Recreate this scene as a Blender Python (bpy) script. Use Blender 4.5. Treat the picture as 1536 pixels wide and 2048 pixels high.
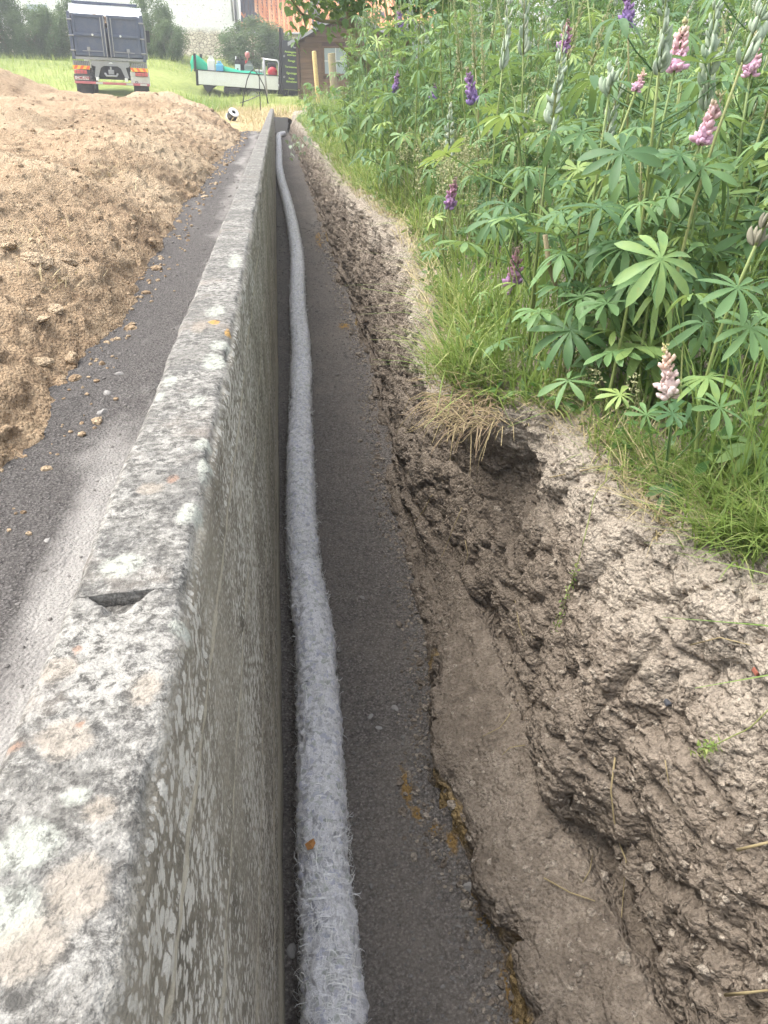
import bpy, bmesh, math, random
import numpy as np
from mathutils import Vector, Matrix, Euler
from mathutils.bvhtree import BVHTree

# ------------------------------------------------------------------ scene, camera, light
for o in list(bpy.data.objects): bpy.data.objects.remove(o)
SC = bpy.context.scene
COL = SC.collection
R = math.radians
rng = np.random.default_rng(7); random.seed(7)

PITCH, YAW, FOC, CAM = R(30.9), R(7.15), 1500.0, np.array([0.0, 0.0, 1.8])
cd = bpy.data.cameras.new('camera'); cam = bpy.data.objects.new('camera', cd); COL.objects.link(cam)
cam.location = (0, 0, 1.8); cam.rotation_euler = (R(90) - PITCH, 0, -YAW)
cd.sensor_fit = 'VERTICAL'; cd.sensor_height = 24.0; cd.lens = 24.0 * FOC / 2048.0
cd.clip_start = 0.02; cd.clip_end = 500
SC.camera = cam

SUN_EL, SUN_AZ = R(58), R(-75)          # azimuth measured from +Y towards +X: the sun stands to the left
world = bpy.data.worlds.new('World'); SC.world = world; world.use_nodes = True
wn = world.node_tree.nodes; wl = world.node_tree.links
bg = wn['Background']; sky = wn.new('ShaderNodeTexSky'); sky.sky_type = 'NISHITA'; sky.sun_disc = False
sky.sun_elevation = SUN_EL; sky.sun_rotation = SUN_AZ; sky.air_density = 1.0; sky.dust_density = 4.0; sky.ozone_density = 0.6
hs = wn.new('ShaderNodeHueSaturation'); hs.inputs['Saturation'].default_value = 0.35      # thin overcast: the blue is veiled
wl.new(sky.outputs[0], hs.inputs['Color']); wl.new(hs.outputs[0], bg.inputs[0]); bg.inputs[1].default_value = 0.15
sd = bpy.data.lights.new('sun', 'SUN'); sun = bpy.data.objects.new('sun', sd); COL.objects.link(sun)
sd.energy = 0.6; sd.angle = R(45); sd.color = (1.0, 0.96, 0.9)
sun.rotation_euler = (R(90) - SUN_EL, 0, -SUN_AZ + math.pi)
sun.location = (-6, 2, 12)
SC.view_settings.view_transform = 'Standard'; SC.view_settings.look = 'None'
SC.view_settings.gamma = 1.0; SC.view_settings.exposure = 2.02
SC.cycles.adaptive_threshold = 0.02; SC.cycles.max_bounces = 6; SC.cycles.diffuse_bounces = 3; SC.cycles.glossy_bounces = 2; SC.cycles.transmission_bounces = 2
SC.render.resolution_x = 768; SC.render.resolution_y = 1024

# measuring helpers: turn a point of the photograph into a point of the place
_f = np.array([math.sin(YAW) * math.cos(PITCH), math.cos(YAW) * math.cos(PITCH), -math.sin(PITCH)])
_r = np.array([math.cos(YAW), -math.sin(YAW), 0.0]); _u = np.cross(_r, _f)
def ray(x, y): return _f + _r * (x - 768) / FOC - _u * (y - 1024) / FOC
def at_z(x, y, z): d = ray(x, y); return CAM + d * (z - CAM[2]) / d[2]
def at_y(x, y, Y): d = ray(x, y); return CAM + d * Y / d[1]
def at_d(x, y, dep): return CAM + ray(x, y) * dep

# ------------------------------------------------------------------ noise (vectorised)
def _hash(ix, iy, iz, seed):
    h = (ix.astype(np.int64) * 374761393 + iy.astype(np.int64) * 668265263 + iz.astype(np.int64) * 2147483647 + seed * 1274126177) & 0xFFFFFFFF
    h = ((h ^ (h >> 13)) * 1274126177) & 0xFFFFFFFF
    h = ((h ^ (h >> 16)) * 2246822519) & 0xFFFFFFFF
    return ((h ^ (h >> 15)) & 0xFFFFFF) / float(0xFFFFFF)
def vnoise(p, seed=0):
    i = np.floor(p); f = p - i; f = f * f * (3 - 2 * f); i = i.astype(np.int64)
    r = 0
    for dx in (0, 1):
        wx = f[:, 0] if dx else 1 - f[:, 0]
        for dy in (0, 1):
            wy = f[:, 1] if dy else 1 - f[:, 1]
            for dz in (0, 1):
                wz = f[:, 2] if dz else 1 - f[:, 2]
                r = r + wx * wy * wz * _hash(i[:, 0] + dx, i[:, 1] + dy, i[:, 2] + dz, seed)
    return r * 2 - 1
def fbm(p, scale, octv=4, seed=0, gain=0.5):
    a, s, t = 1.0, 1.0 / scale, 0
    for k in range(octv):
        t = t + a * vnoise(p * s + 17.3 * k, seed + k); a *= gain; s *= 2.03
    return t
def worley(p, scale, seed=0):
    q = p / scale; i = np.floor(q).astype(np.int64); best = np.full(len(p), 9.0)
    for dx in (-1, 0, 1):
        for dy in (-1, 0, 1):
            for dz in (-1, 0, 1):
                cx, cy, cz = i[:, 0] + dx, i[:, 1] + dy, i[:, 2] + dz
                fx = cx + _hash(cx, cy, cz, seed); fy = cy + _hash(cx, cy, cz, seed + 1); fz = cz + _hash(cx, cy, cz, seed + 2)
                d = (fx - q[:, 0]) ** 2 + (fy - q[:, 1]) ** 2 + (fz - q[:, 2]) ** 2
                best = np.minimum(best, d)
    return np.sqrt(best)
def cells(p, scale, seed=0):
    """nearest and second nearest feature distance and a random value of the nearest cell"""
    q = p / scale; i = np.floor(q).astype(np.int64); f1 = np.full(len(p), 9.0); f2 = np.full(len(p), 9.0); idv = np.zeros(len(p))
    for dx in (-1, 0, 1):
        for dy in (-1, 0, 1):
            for dz in (-1, 0, 1):
                cx, cy, cz = i[:, 0] + dx, i[:, 1] + dy, i[:, 2] + dz; h = _hash(cx, cy, cz, seed)
                d = (cx + h - q[:, 0]) ** 2 + (cy + _hash(cx, cy, cz, seed + 1) - q[:, 1]) ** 2 + (cz + _hash(cx, cy, cz, seed + 2) - q[:, 2]) ** 2
                m = d < f1; f2 = np.where(m, f1, np.minimum(f2, d)); idv = np.where(m, _hash(cx, cy, cz, seed + 3), idv); f1 = np.where(m, d, f1)
    return np.sqrt(f1), np.sqrt(f2), idv
def clod(p, scale, seed, gap=0.10):
    """broken-earth relief: blocks of uneven height with open gaps between them"""
    a, b, r = cells(p, scale, seed); return 0.9 * (r - 0.5) + 0.5 * (0.55 - a) - 0.9 * np.exp(-((b - a) / gap) ** 2)
def sstep(a, b, x): t = np.clip((x - a) / (b - a), 0, 1); return t * t * (3 - 2 * t)

# ------------------------------------------------------------------ object helpers
def tag(o, label=None, cat=None, group=None, kind=None):
    if label: o['label'] = label
    if cat: o['category'] = cat
    if group: o['group'] = group
    if kind: o['kind'] = kind
    return o
def thing(name, loc, label, cat, group=None, rot=(0, 0, 0)):
    o = bpy.data.objects.new(name, None); COL.objects.link(o)
    o.location = Vector(loc); o.rotation_euler = rot; o.empty_display_size = 0.1
    return tag(o, label, cat, group)
def link(name, me, mat, parent=None):
    o = bpy.data.objects.new(name, me); COL.objects.link(o)
    if mat is not None and not me.materials: me.materials.append(mat)
    if parent is not None: o.parent = parent
    return o
def np_mesh(name, V, quads=None, tris=None, smooth=True, attrs=None):
    me = bpy.data.meshes.new(name); V = np.asarray(V, np.float32)
    me.vertices.add(len(V)); me.vertices.foreach_set('co', V.ravel())
    nq = 0 if quads is None else len(quads); nt = 0 if tris is None else len(tris)
    loops = []
    if nq: loops.append(np.asarray(quads, np.int32).ravel())
    if nt: loops.append(np.asarray(tris, np.int32).ravel())
    L = np.concatenate(loops)
    me.loops.add(len(L)); me.loops.foreach_set('vertex_index', L)
    me.polygons.add(nq + nt)
    st = np.concatenate([np.arange(nq) * 4, nq * 4 + np.arange(nt) * 3]).astype(np.int32)
    me.polygons.foreach_set('loop_start', st)
    me.polygons.foreach_set('loop_total', np.concatenate([np.full(nq, 4), np.full(nt, 3)]).astype(np.int32))
    me.polygons.foreach_set('use_smooth', np.full(nq + nt, smooth))
    for k, a in (attrs or {}).items():
        at = me.attributes.new(k, 'FLOAT', 'POINT'); at.data.foreach_set('value', np.asarray(a, np.float32))
    me.update(calc_edges=True); me.validate()
    return me
def grid_quads(n, m):
    i = np.arange(n - 1)[:, None] * m + np.arange(m - 1)[None, :]
    i = i.ravel(); return np.stack([i, i + 1, i + m + 1, i + m], 1)
def grid_normals(G):
    du = np.gradient(G, axis=0); dv = np.gradient(G, axis=1)
    n = np.cross(du, dv); return n / (np.linalg.norm(n, axis=2, keepdims=True) + 1e-9)
def spaced(a, b, d0, k):
    out = [a]
    while out[-1] < b: out.append(out[-1] + d0 * (1 + k * max(0, out[-1])))
    out[-1] = b; return np.array(out)

class MB:
    """collects boxes, bars, tubes and lathes and links them as one mesh"""
    def __init__(s): s.v = []; s.f = []
    def add(s, vs, fs):
        n = len(s.v); s.v += [tuple(v) for v in vs]; s.f += [tuple(i + n for i in f) for f in fs]; return s
    def box(s, x0, x1, y0, y1, z0, z1, bev=0.0):
        if bev <= 0:
            vs = [(x, y, z) for z in (z0, z1) for y in (y0, y1) for x in (x0, x1)]
            return s.add(vs, [(0, 2, 3, 1), (4, 5, 7, 6), (0, 1, 5, 4), (2, 6, 7, 3), (0, 4, 6, 2), (1, 3, 7, 5)])
        bm = bmesh.new(); bmesh.ops.create_cube(bm, size=1)
        for v in bm.verts: v.co = Vector(((x0 + x1) / 2 + v.co.x * (x1 - x0), (y0 + y1) / 2 + v.co.y * (y1 - y0), (z0 + z1) / 2 + v.co.z * (z1 - z0)))
        bmesh.ops.bevel(bm, geom=list(bm.edges), offset=bev, segments=2, affect='EDGES', profile=0.5)
        bm.verts.index_update()
        s.add([v.co[:] for v in bm.verts], [[v.index for v in f.verts] for f in bm.faces]); bm.free(); return s
    def prism(s, pts, y0, y1):            # polygon in x,z extruded along y
        n = len(pts); vs = [(x, y0, z) for x, z in pts] + [(x, y1, z) for x, z in pts]
        return s.add(vs, [tuple(range(n))[::-1], tuple(range(n, 2 * n))] + [(i, (i + 1) % n, n + (i + 1) % n, n + i)[::-1] for i in range(n)])
    def prism_x(s, pts, x0, x1):          # polygon in y,z extruded along x
        n = len(pts); vs = [(x0, y, z) for y, z in pts] + [(x1, y, z) for y, z in pts]
        return s.add(vs, [tuple(range(n)), tuple(range(n, 2 * n))[::-1]] + [(i, (i + 1) % n, n + (i + 1) % n, n + i)[::-1] for i in range(n)])
    def tube(s, path, rad, seg=8, cap=True):
        P = [Vector(p) for p in path]; rads = rad if isinstance(rad, (list, tuple)) else [rad] * len(P)
        n0 = len(s.v); ref = Vector((0.31, 0.17, 0.93))
        for i, p in enumerate(P):
            t = (P[min(i + 1, len(P) - 1)] - P[max(i - 1, 0)]).normalized()
            if abs(t.dot(ref)) > 0.97: ref = Vector((0.93, 0.2, 0.1))
            a = t.cross(ref).normalized(); b = t.cross(a)
            for k in range(seg):
                w = 2 * math.pi * k / seg; s.v.append(tuple(p + (a * math.cos(w) + b * math.sin(w)) * rads[i]))
        for i in range(len(P) - 1):
            for k in range(seg):
                k2 = (k + 1) % seg; s.f.append((n0 + i * seg + k, n0 + i * seg + k2, n0 + (i + 1) * seg + k2, n0 + (i + 1) * seg + k))
        if cap: s.f.append(tuple(n0 + k for k in range(seg))[::-1]); s.f.append(tuple(n0 + (len(P) - 1) * seg + k for k in range(seg)))
        return s
    def lathe(s, prof, seg=16, c=(0, 0, 0), axis='z'):
        n0 = len(s.v)
        for r, h in prof:
            for k in range(seg):
                w = 2 * math.pi * k / seg; a, b = r * math.cos(w), r * math.sin(w)
                p = (a, b, h) if axis == 'z' else ((a, h, b) if axis == 'y' else (h, a, b))
                s.v.append((c[0] + p[0], c[1] + p[1], c[2] + p[2]))
        for i in range(len(prof) - 1):
            for k in range(seg):
                k2 = (k + 1) % seg; s.f.append((n0 + i * seg + k, n0 + i * seg + k2, n0 + (i + 1) * seg + k2, n0 + (i + 1) * seg + k))
        return s
    def mesh(s, name, smooth=False):
        me = bpy.data.meshes.new(name); me.from_pydata(s.v, [], s.f); me.update()
        bm = bmesh.new(); bm.from_mesh(me); bmesh.ops.recalc_face_normals(bm, faces=bm.faces); bm.to_mesh(me); bm.free()
        if smooth:
            me.polygons.foreach_set('use_smooth', [True] * len(me.polygons))
        return me
    def build(s, name, mat, parent=None, smooth=False): return link(name, s.mesh(name, smooth), mat, parent)

# ------------------------------------------------------------------ materials
class NT:
    def __init__(s, name):
        s.m = bpy.data.materials.new(name); s.m.use_nodes = True; s.t = s.m.node_tree
        s.n = s.t.nodes; s.l = s.t.links; s.b = s.n['Principled BSDF']; s.out = s.n['Material Output']
        s.b.inputs['Specular IOR Level'].default_value = 0.25; s.b.inputs['Roughness'].default_value = 0.85
    def node(s, ty, **kw):
        n = s.n.new(ty)
        for k, v in kw.items(): setattr(n, k, v)
        return n
    def _in(s, sock, v):
        if hasattr(v, 'is_linked') or hasattr(v, 'links'): s.l.new(v, sock)
        else: sock.default_value = v
    def pos(s, obj=True, scale=(1, 1, 1)):
        tc = s.node('ShaderNodeTexCoord') if obj else s.node('ShaderNodeNewGeometry')
        o = tc.outputs['Object'] if obj else tc.outputs['Position']
        if scale != (1, 1, 1):
            mp = s.node('ShaderNodeMapping'); s.l.new(o, mp.inputs[0]); mp.inputs['Scale'].default_value = scale; o = mp.outputs[0]
        return o
    def noise(s, scale, det=6, rough=0.6, vec=None, dist=0.0):
        n = s.node('ShaderNodeTexNoise'); n.inputs['Scale'].default_value = scale; n.inputs['Detail'].default_value = min(det, 4)
        n.inputs['Roughness'].default_value = rough; n.inputs['Distortion'].default_value = dist
        s.l.new(vec if vec is not None else s.pos(), n.inputs['Vector']); return n.outputs[0]
    def voro(s, scale, vec=None, feat='F1', out=0, rand=1.0):
        n = s.node('ShaderNodeTexVoronoi', feature=feat); n.inputs['Scale'].default_value = scale; n.inputs['Randomness'].default_value = rand
        s.l.new(vec if vec is not None else s.pos(), n.inputs['Vector']); return n.outputs[out]
    def ramp(s, fac, *stops):
        r = s.node('ShaderNodeValToRGB'); s.l.new(fac, r.inputs[0]); e = r.color_ramp.elements
        while len(e) < len(stops): e.new(0.5)
        for i, (p, c) in enumerate(stops):
            e[i].position = p; e[i].color = (*(c if isinstance(c, (tuple, list)) else (c, c, c)), 1)
        return r.outputs[0]
    def mix(s, fac, a, b, mode='MIX'):
        n = s.node('ShaderNodeMix', data_type='RGBA', blend_type=mode)
        for sk, v in ((n.inputs[0], fac), (n.inputs[6], a), (n.inputs[7], b)):
            if isinstance(v, (tuple, list)): sk.default_value = (*v, 1) if len(v) == 3 else v
            else: s._in(sk, v)
        return n.outputs[2]
    def math(s, op, a, b=0.0, c=None):
        n = s.node('ShaderNodeMath', operation=op); s._in(n.inputs[0], a); s._in(n.inputs[1], b)
        if c is not None: s._in(n.inputs[2], c)
        return n.outputs[0]
    def attr(s, name): return s.node('ShaderNodeAttribute', attribute_name=name).outputs['Fac']
    def rand(s): return s.node('ShaderNodeObjectInfo').outputs['Random']
    def bump(s, h, strength=0.5, dist=0.01, prev=None):
        b = s.node('ShaderNodeBump'); b.inputs['Strength'].default_value = strength; b.inputs['Distance'].default_value = dist
        s.l.new(h, b.inputs['Height'])
        if prev is not None: s.l.new(prev, b.inputs['Normal'])
        s.l.new(b.outputs[0], s.b.inputs['Normal']); return b.outputs[0]
    def base(s, c):
        if isinstance(c, (tuple, list)): s.b.inputs['Base Color'].default_value = (*c, 1)
        else: s.l.new(c, s.b.inputs['Base Color'])
        return s
    def set(s, **kw):
        for k, v in kw.items(): s._in(s.b.inputs[k.replace('_', ' ')], v)
        return s

def m_paint(name, c, rough=0.45, dirt=0.25, dirtc=(0.16, 0.13, 0.1), metal=0.0, sc=3.0):
    t = NT(name); n = t.noise(sc, 8, 0.7); n2 = t.noise(sc * 12, 4, 0.6)
    d = t.math('MULTIPLY', t.ramp(n, (0.45, 0), (0.75, 1)), dirt)
    c1 = t.mix(t.ramp(n2, (0.3, 0), (0.7, 1)), tuple(x * 0.88 for x in c), tuple(min(1, x * 1.08) for x in c))
    t.base(t.mix(d, c1, dirtc)).set(Roughness=rough, Metallic=metal); t.bump(n2, 0.08, 0.01); return t.m

def m_leaf(name, c1, c2, c3=None, transl=0.35, rough=0.5, tint=True, hue=0.0, spec=0.3):
    """two greens mixed by a per-leaf value, a third colour for a few"""
    t = NT(name)
    v = t.attr('tint') if tint else t.rand()
    n = t.noise(40.0, 3, 0.6)
    f = t.math('ADD', t.math('MULTIPLY', v, 0.8), t.math('MULTIPLY', n, 0.25))
    col = t.ramp(f, (0.1, c1), (0.75, c2), (1.0, c3 if c3 else c2))
    col = t.mix(t.ramp(t.noise(28.0, 4, 0.7, t.pos(scale=(1.3, 1, 1))), (0.64, 0.0), (0.72, 0.45)), col, (0.26, 0.24, 0.08))      # blemishes
    t.base(col).set(Roughness=rough); t.b.inputs['Specular IOR Level'].default_value = spec
    tr = t.node('ShaderNodeBsdfTranslucent'); t.l.new(t.mix(0.35, col, (0.5, 0.62, 0.12), 'MIX'), tr.inputs[0])
    mx = t.node('ShaderNodeMixShader'); mx.inputs[0].default_value = transl
    t.l.new(t.b.outputs[0], mx.inputs[1]); t.l.new(tr.outputs[0], mx.inputs[2]); t.l.new(mx.outputs[0], t.out.inputs[0])
    return t.m
# ------------------------------------------------------------------ ground materials
def m_soil(name, lo, mid, hi, dryc, sc=1.0, sand=False, bump=0.5):
    t = NT(name); P = t.pos()
    a = t.noise(2.6 * sc, 4, 0.65, P); b = t.noise(24 * sc, 4, 0.75, P); c = t.noise(190 * sc, 3, 0.7, P)
    f = t.math('ADD', t.math('MULTIPLY', a, 0.45), t.math('MULTIPLY', b, 0.55))
    col = t.ramp(f, (0.36, lo), (0.5, mid), (0.64, hi))
    dry = t.math('ADD', t.attr('dry'), t.math('MULTIPLY', t.math('SUBTRACT', b, 0.5), 1.1))
    col = t.mix(t.ramp(dry, (0.3, 0.0), (0.85, 0.9)), col, t.mix(c, tuple(x * 0.72 for x in dryc), tuple(min(1, x * 1.2) for x in dryc)))
    col = t.mix(t.ramp(c, (0.36, 0.55), (0.5, 0.0)), col, tuple(x * 0.8 for x in lo))
    if sand:
        s = t.math('ADD', t.attr('sand'), t.math('MULTIPLY', t.math('SUBTRACT', b, 0.5), 1.5))
        col = t.mix(t.math('MULTIPLY', t.ramp(s, (0.40, 0), (0.75, 1)), 0.8), col, t.ramp(c, (0.3, (0.16, 0.105, 0.045)), (0.7, (0.40, 0.28, 0.11))))
    t.base(col).set(Roughness=0.95); t.b.inputs['Specular IOR Level'].default_value = 0.1
    v = t.voro(85 * sc, P); h = t.math('SUBTRACT', t.math('ADD', b, t.math('MULTIPLY', c, 0.3)), t.math('MULTIPLY', v, 0.55)); t.bump(h, bump, 0.03)
    return t.m

def m_cinder(name, dark, light, lightamt, stretch=(1, 1, 1)):
    t = NT(name); P = t.pos(); Q = t.pos(scale=stretch)
    n = t.noise(1.4, 6, 0.6, Q); g = t.noise(160, 5, 0.8, P); g2 = t.noise(45, 5, 0.7, P); big = t.noise(9, 4, 0.6, P)
    g3 = t.voro(95, P); col = t.ramp(g, (0.34, tuple(x * 0.35 for x in dark)), (0.5, dark), (0.66, tuple(x * 2.2 for x in dark)))
    col = t.mix(t.ramp(g3, (0.25, 0.0), (0.6, 0.6)), col, tuple(x * 0.3 for x in dark))
    col = t.mix(t.ramp(g2, (0.4, 0.0), (0.7, 0.4)), col, tuple(x * 1.7 for x in dark))
    li = t.math('ADD', t.attr('dry'), t.math('MULTIPLY', t.math('SUBTRACT', n, 0.5), 1.6))
    li = t.math('ADD', li, t.math('MULTIPLY', t.math('SUBTRACT', big, 0.5), 0.7))
    col = t.mix(t.math('MULTIPLY', t.ramp(li, (0.2, 0), (1.0, 1)), lightamt), col, t.mix(g, tuple(x * 0.6 for x in light), tuple(min(1, x * 1.3) for x in light)))
    ss = t.math('ADD', t.attr('sand'), t.math('MULTIPLY', t.math('SUBTRACT', g2, 0.5), 1.9))
    col = t.mix(t.math('MULTIPLY', t.ramp(ss, (0.45, 0), (0.85, 1)), 0.85), col, t.ramp(g, (0.3, (0.18, 0.10, 0.03)), (0.7, (0.44, 0.28, 0.09))))
    t.base(col).set(Roughness=0.95); t.b.inputs['Specular IOR Level'].default_value = 0.1
    t.bump(t.math('SUBTRACT', t.math('ADD', g, g2), g3), 0.9, 0.014); return t.m

M = {}
M['bank'] = m_soil('bank_soil', (0.135, 0.110, 0.086), (0.228, 0.188, 0.147), (0.325, 0.273, 0.216), (0.42, 0.365, 0.295), 1.0, True, 0.9)
M['mound'] = m_soil('mound_soil', (0.215, 0.148, 0.092), (0.36, 0.26, 0.164), (0.46, 0.35, 0.23), (0.49, 0.38, 0.255), 0.8, False, 0.9)
M['trench'] = m_cinder('trench_cinder', (0.195, 0.176, 0.158), (0.29, 0.255, 0.215), 0.7)
M['path'] = m_cinder('path_cinder', (0.14, 0.13, 0.122), (0.42, 0.40, 0.37), 0.95, (1.5, 0.5, 1))
def m_field():
    t = NT('field_grass'); P = t.pos(); a = t.noise(0.35, 6, 0.6, P); b = t.noise(6, 8, 0.75, P)
    f = t.math('ADD', t.math('MULTIPLY', a, 0.6), t.math('MULTIPLY', b, 0.4))
    col = t.ramp(f, (0.35, (0.13, 0.17, 0.045)), (0.55, (0.23, 0.27, 0.075)), (0.72, (0.34, 0.33, 0.14)))
    dry = t.math('ADD', t.attr('dry'), t.math('MULTIPLY', t.math('SUBTRACT', b, 0.5), 1.0))
    col = t.mix(t.ramp(dry, (0.4, 0), (0.7, 1)), col, t.ramp(b, (0.3, (0.30, 0.22, 0.11)), (0.7, (0.48, 0.38, 0.21))))
    t.base(col).set(Roughness=0.95); t.bump(b, 0.8, 0.06); return t.m
M['field'] = m_field()

def m_wall():
    t = NT('lichen_concrete'); P = t.pos(obj=False)
    a = t.noise(5, 8, 0.7, P); b = t.noise(30, 8, 0.75, P); c = t.noise(120, 5, 0.8, P); st = t.noise(14, 6, 0.7, P, 0.6)
    face = t.attr('face')
    top = t.ramp(b, (0.30, (0.08, 0.076, 0.068)), (0.45, (0.135, 0.129, 0.116)), (0.58, (0.19, 0.182, 0.164)), (0.72, (0.26, 0.25, 0.225)))
    top = t.mix(t.ramp(st, (0.47, 0.0), (0.62, 0.72)), top, t.mix(c, (0.06, 0.058, 0.055), (0.165, 0.16, 0.15)))
    m1 = t.noise(85, 4, 0.8, P, 0.3); m2 = t.noise(24, 4, 0.7, P, 0.8)
    top = t.mix(t.ramp(t.math('ADD', t.math('MULTIPLY', m1, 0.6), t.math('MULTIPLY', a, 0.4)), (0.51, 0.0), (0.60, 0.85)), top, (0.31, 0.30, 0.27))
    top = t.mix(t.ramp(m2, (0.56, 0.0), (0.72, 0.6)), top, (0.27, 0.26, 0.233))
    top = t.mix(t.ramp(m1, (0.38, 0.85), (0.49, 0.0)), top, (0.058, 0.055, 0.05))
    top = t.mix(t.ramp(t.noise(7, 4, 0.6, P), (0.56, 0.0), (0.70, 0.45)), top, (0.25, 0.212, 0.175))
    # streaked, algae-dark face with pale flecks
    fc = t.ramp(t.math('ADD', t.math('MULTIPLY', a, 0.55), t.math('MULTIPLY', b, 0.45)), (0.34, (0.095, 0.084, 0.066)), (0.5, (0.185, 0.165, 0.13)), (0.68, (0.30, 0.27, 0.215)))
    fl = t.math('SUBTRACT', t.math('ADD', t.voro(72, P), t.math('MULTIPLY', t.math('SUBTRACT', c, 0.5), 0.85)), t.math('MULTIPLY', t.ramp(t.noise(3.5, 4, 0.65, P), (0.34, 0.3), (0.58, 1.0)), 0.44))
    fl = t.math('SUBTRACT', fl, t.math('MULTIPLY', t.math('SUBTRACT', b, 0.5), 0.35))
    fc = t.mix(t.ramp(fl, (0.0, 0.9), (0.10, 0.0)), fc, (0.50, 0.475, 0.42))
    fl2 = t.math('SUBTRACT', t.voro(150, P), t.math('MULTIPLY', a, 0.55)); fc = t.mix(t.ramp(fl2, (0.0, 0.8), (0.12, 0.0)), fc, (0.40, 0.38, 0.335))
    fc = t.mix(t.ramp(t.noise(2.2, 4, 0.7, t.pos(obj=False, scale=(1, 1, .35))), (0.5, 0.0), (0.68, 0.55)), fc, (0.26, 0.235, 0.185))
    base = t.attr('pale'); bb = t.math('ADD', base, t.math('MULTIPLY', t.math('SUBTRACT', b, 0.5), 0.9))
    fc = t.mix(t.math('MULTIPLY', t.ramp(bb, (0.3, 0), (0.7, 1)), 0.9), fc, t.mix(c, (0.28, 0.25, 0.19), (0.48, 0.44, 0.35)))
    col = t.mix(face, top, fc)
    for at, c1, c2 in (('lichen', (0.23, 0.24, 0.205), (0.36, 0.37, 0.32)), ('peach', (0.22, 0.19, 0.15), (0.32, 0.275, 0.22)), ('orange', (0.30, 0.15, 0.03), (0.46, 0.27, 0.06)), ('rust', (0.20, 0.11, 0.07), (0.30, 0.17, 0.11))):
        v = t.math('ADD', t.attr(at), t.math('MULTIPLY', t.math('SUBTRACT', b, 0.5), 1.3))
        col = t.mix(t.math('MULTIPLY', t.math('MULTIPLY', t.ramp(v, (0.40, 0), (0.72, 1)), {'lichen': 0.85, 'peach': 0.6, 'orange': 0.8, 'rust': 0.6}[at]), t.ramp(m1, (0.36, 0.25), (0.5, 1.0))), col, t.mix(t.ramp(c, (0.3, 0), (0.65, 1)), c1, c2))
    t.base(col).set(Roughness=0.92); t.b.inputs['Specular IOR Level'].default_value = 0.15
    t.bump(t.math('ADD', b, t.math('MULTIPLY', c, 0.6)), 0.6, 0.010); return t.m
M['wall'] = m_wall()

# ------------------------------------------------------------------ the cut bank on the right (trench side, bench, plateau)
def bank_top(Y): return 1.0 - 0.019 * Y
ST = np.array([  # Y   floor   lip x,z      foot x,z     mid x,z      shoulder x  
    [-0.6, 0.40, 0.42, .15, 0.62, .24, 0.70, .60, 0.78],
    [0.45, 0.40, 0.42, .15, 0.62, .24, 0.69, .60, 0.78],
    [0.72, 0.39, 0.42, .15, 0.615, .24, 0.68, .60, 0.765],
    [0.90, 0.39, 0.41, .15, 0.61, .24, 0.69, .60, 0.755],
    [1.02, 0.385, 0.365, .15, 0.61, .24, 0.67, .60, 0.752],
    [1.12, 0.36, 0.36, .14, 0.545, .24, 0.60, .60, 0.75],
    [1.25, 0.30, 0.335, .12, 0.54, .24, 0.595, .62, 0.742],
    [1.42, 0.30, 0.315, .13, 0.565, .24, 0.61, .64, 0.732],
    [1.60, 0.33, 0.35, .14, 0.575, .24, 0.635, .66, 0.725],
    [1.86, 0.38, 0.41, .14, 0.575, .24, 0.64, .62, 0.69],
    [1.98, 0.40, 0.44, .12, 0.56, .22, 0.66, .66, 0.56],
    [2.08, 0.41, 0.45, .10, 0.55, .22, 0.63, .66, 0.45],
    [2.25, 0.42, 0.45, .08, 0.53, .20, 0.60, .66, 0.44],
    [2.50, 0.42, 0.44, .06, 0.50, .16, 0.53, .60, 0.48],
    [2.90, 0.40, 0.43, .06, 0.47, .14, 0.52, .55, 0.52],
    [3.40, 0.42, 0.45, .06, 0.48, .14, 0.52, .52, 0.57],
    [4.30, 0.47, 0.49, .06, 0.52, .14, 0.57, .50, 0.66],
    [4.90, 0.50, 0.52, .06, 0.54, .14, 0.58, .50, 0.70],
    [6.00, 0.50, 0.52, .06, 0.53, .14, 0.56, .50, 0.64],
    [6.90, 0.48, 0.50, .05, 0.52, .12, 0.54, .46, 0.60],
    [10.5, 0.45, 0.47, .05, 0.50, .10, 0.52, .40, 0.62],
    [13.6, 0.42, 0.44, .05, 0.46, .10, 0.48, .36, 0.58],
    [17.0, 0.39, 0.41, .05, 0.43, .10, 0.45, .32, 0.56],
    [23.0, 0.30, 0.32, .05, 0.34, .10, 0.36, .26, 0.50],
    [27.5, 0.30, 0.32, .05, 0.34, .10, 0.36, .26, 0.50]])
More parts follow.
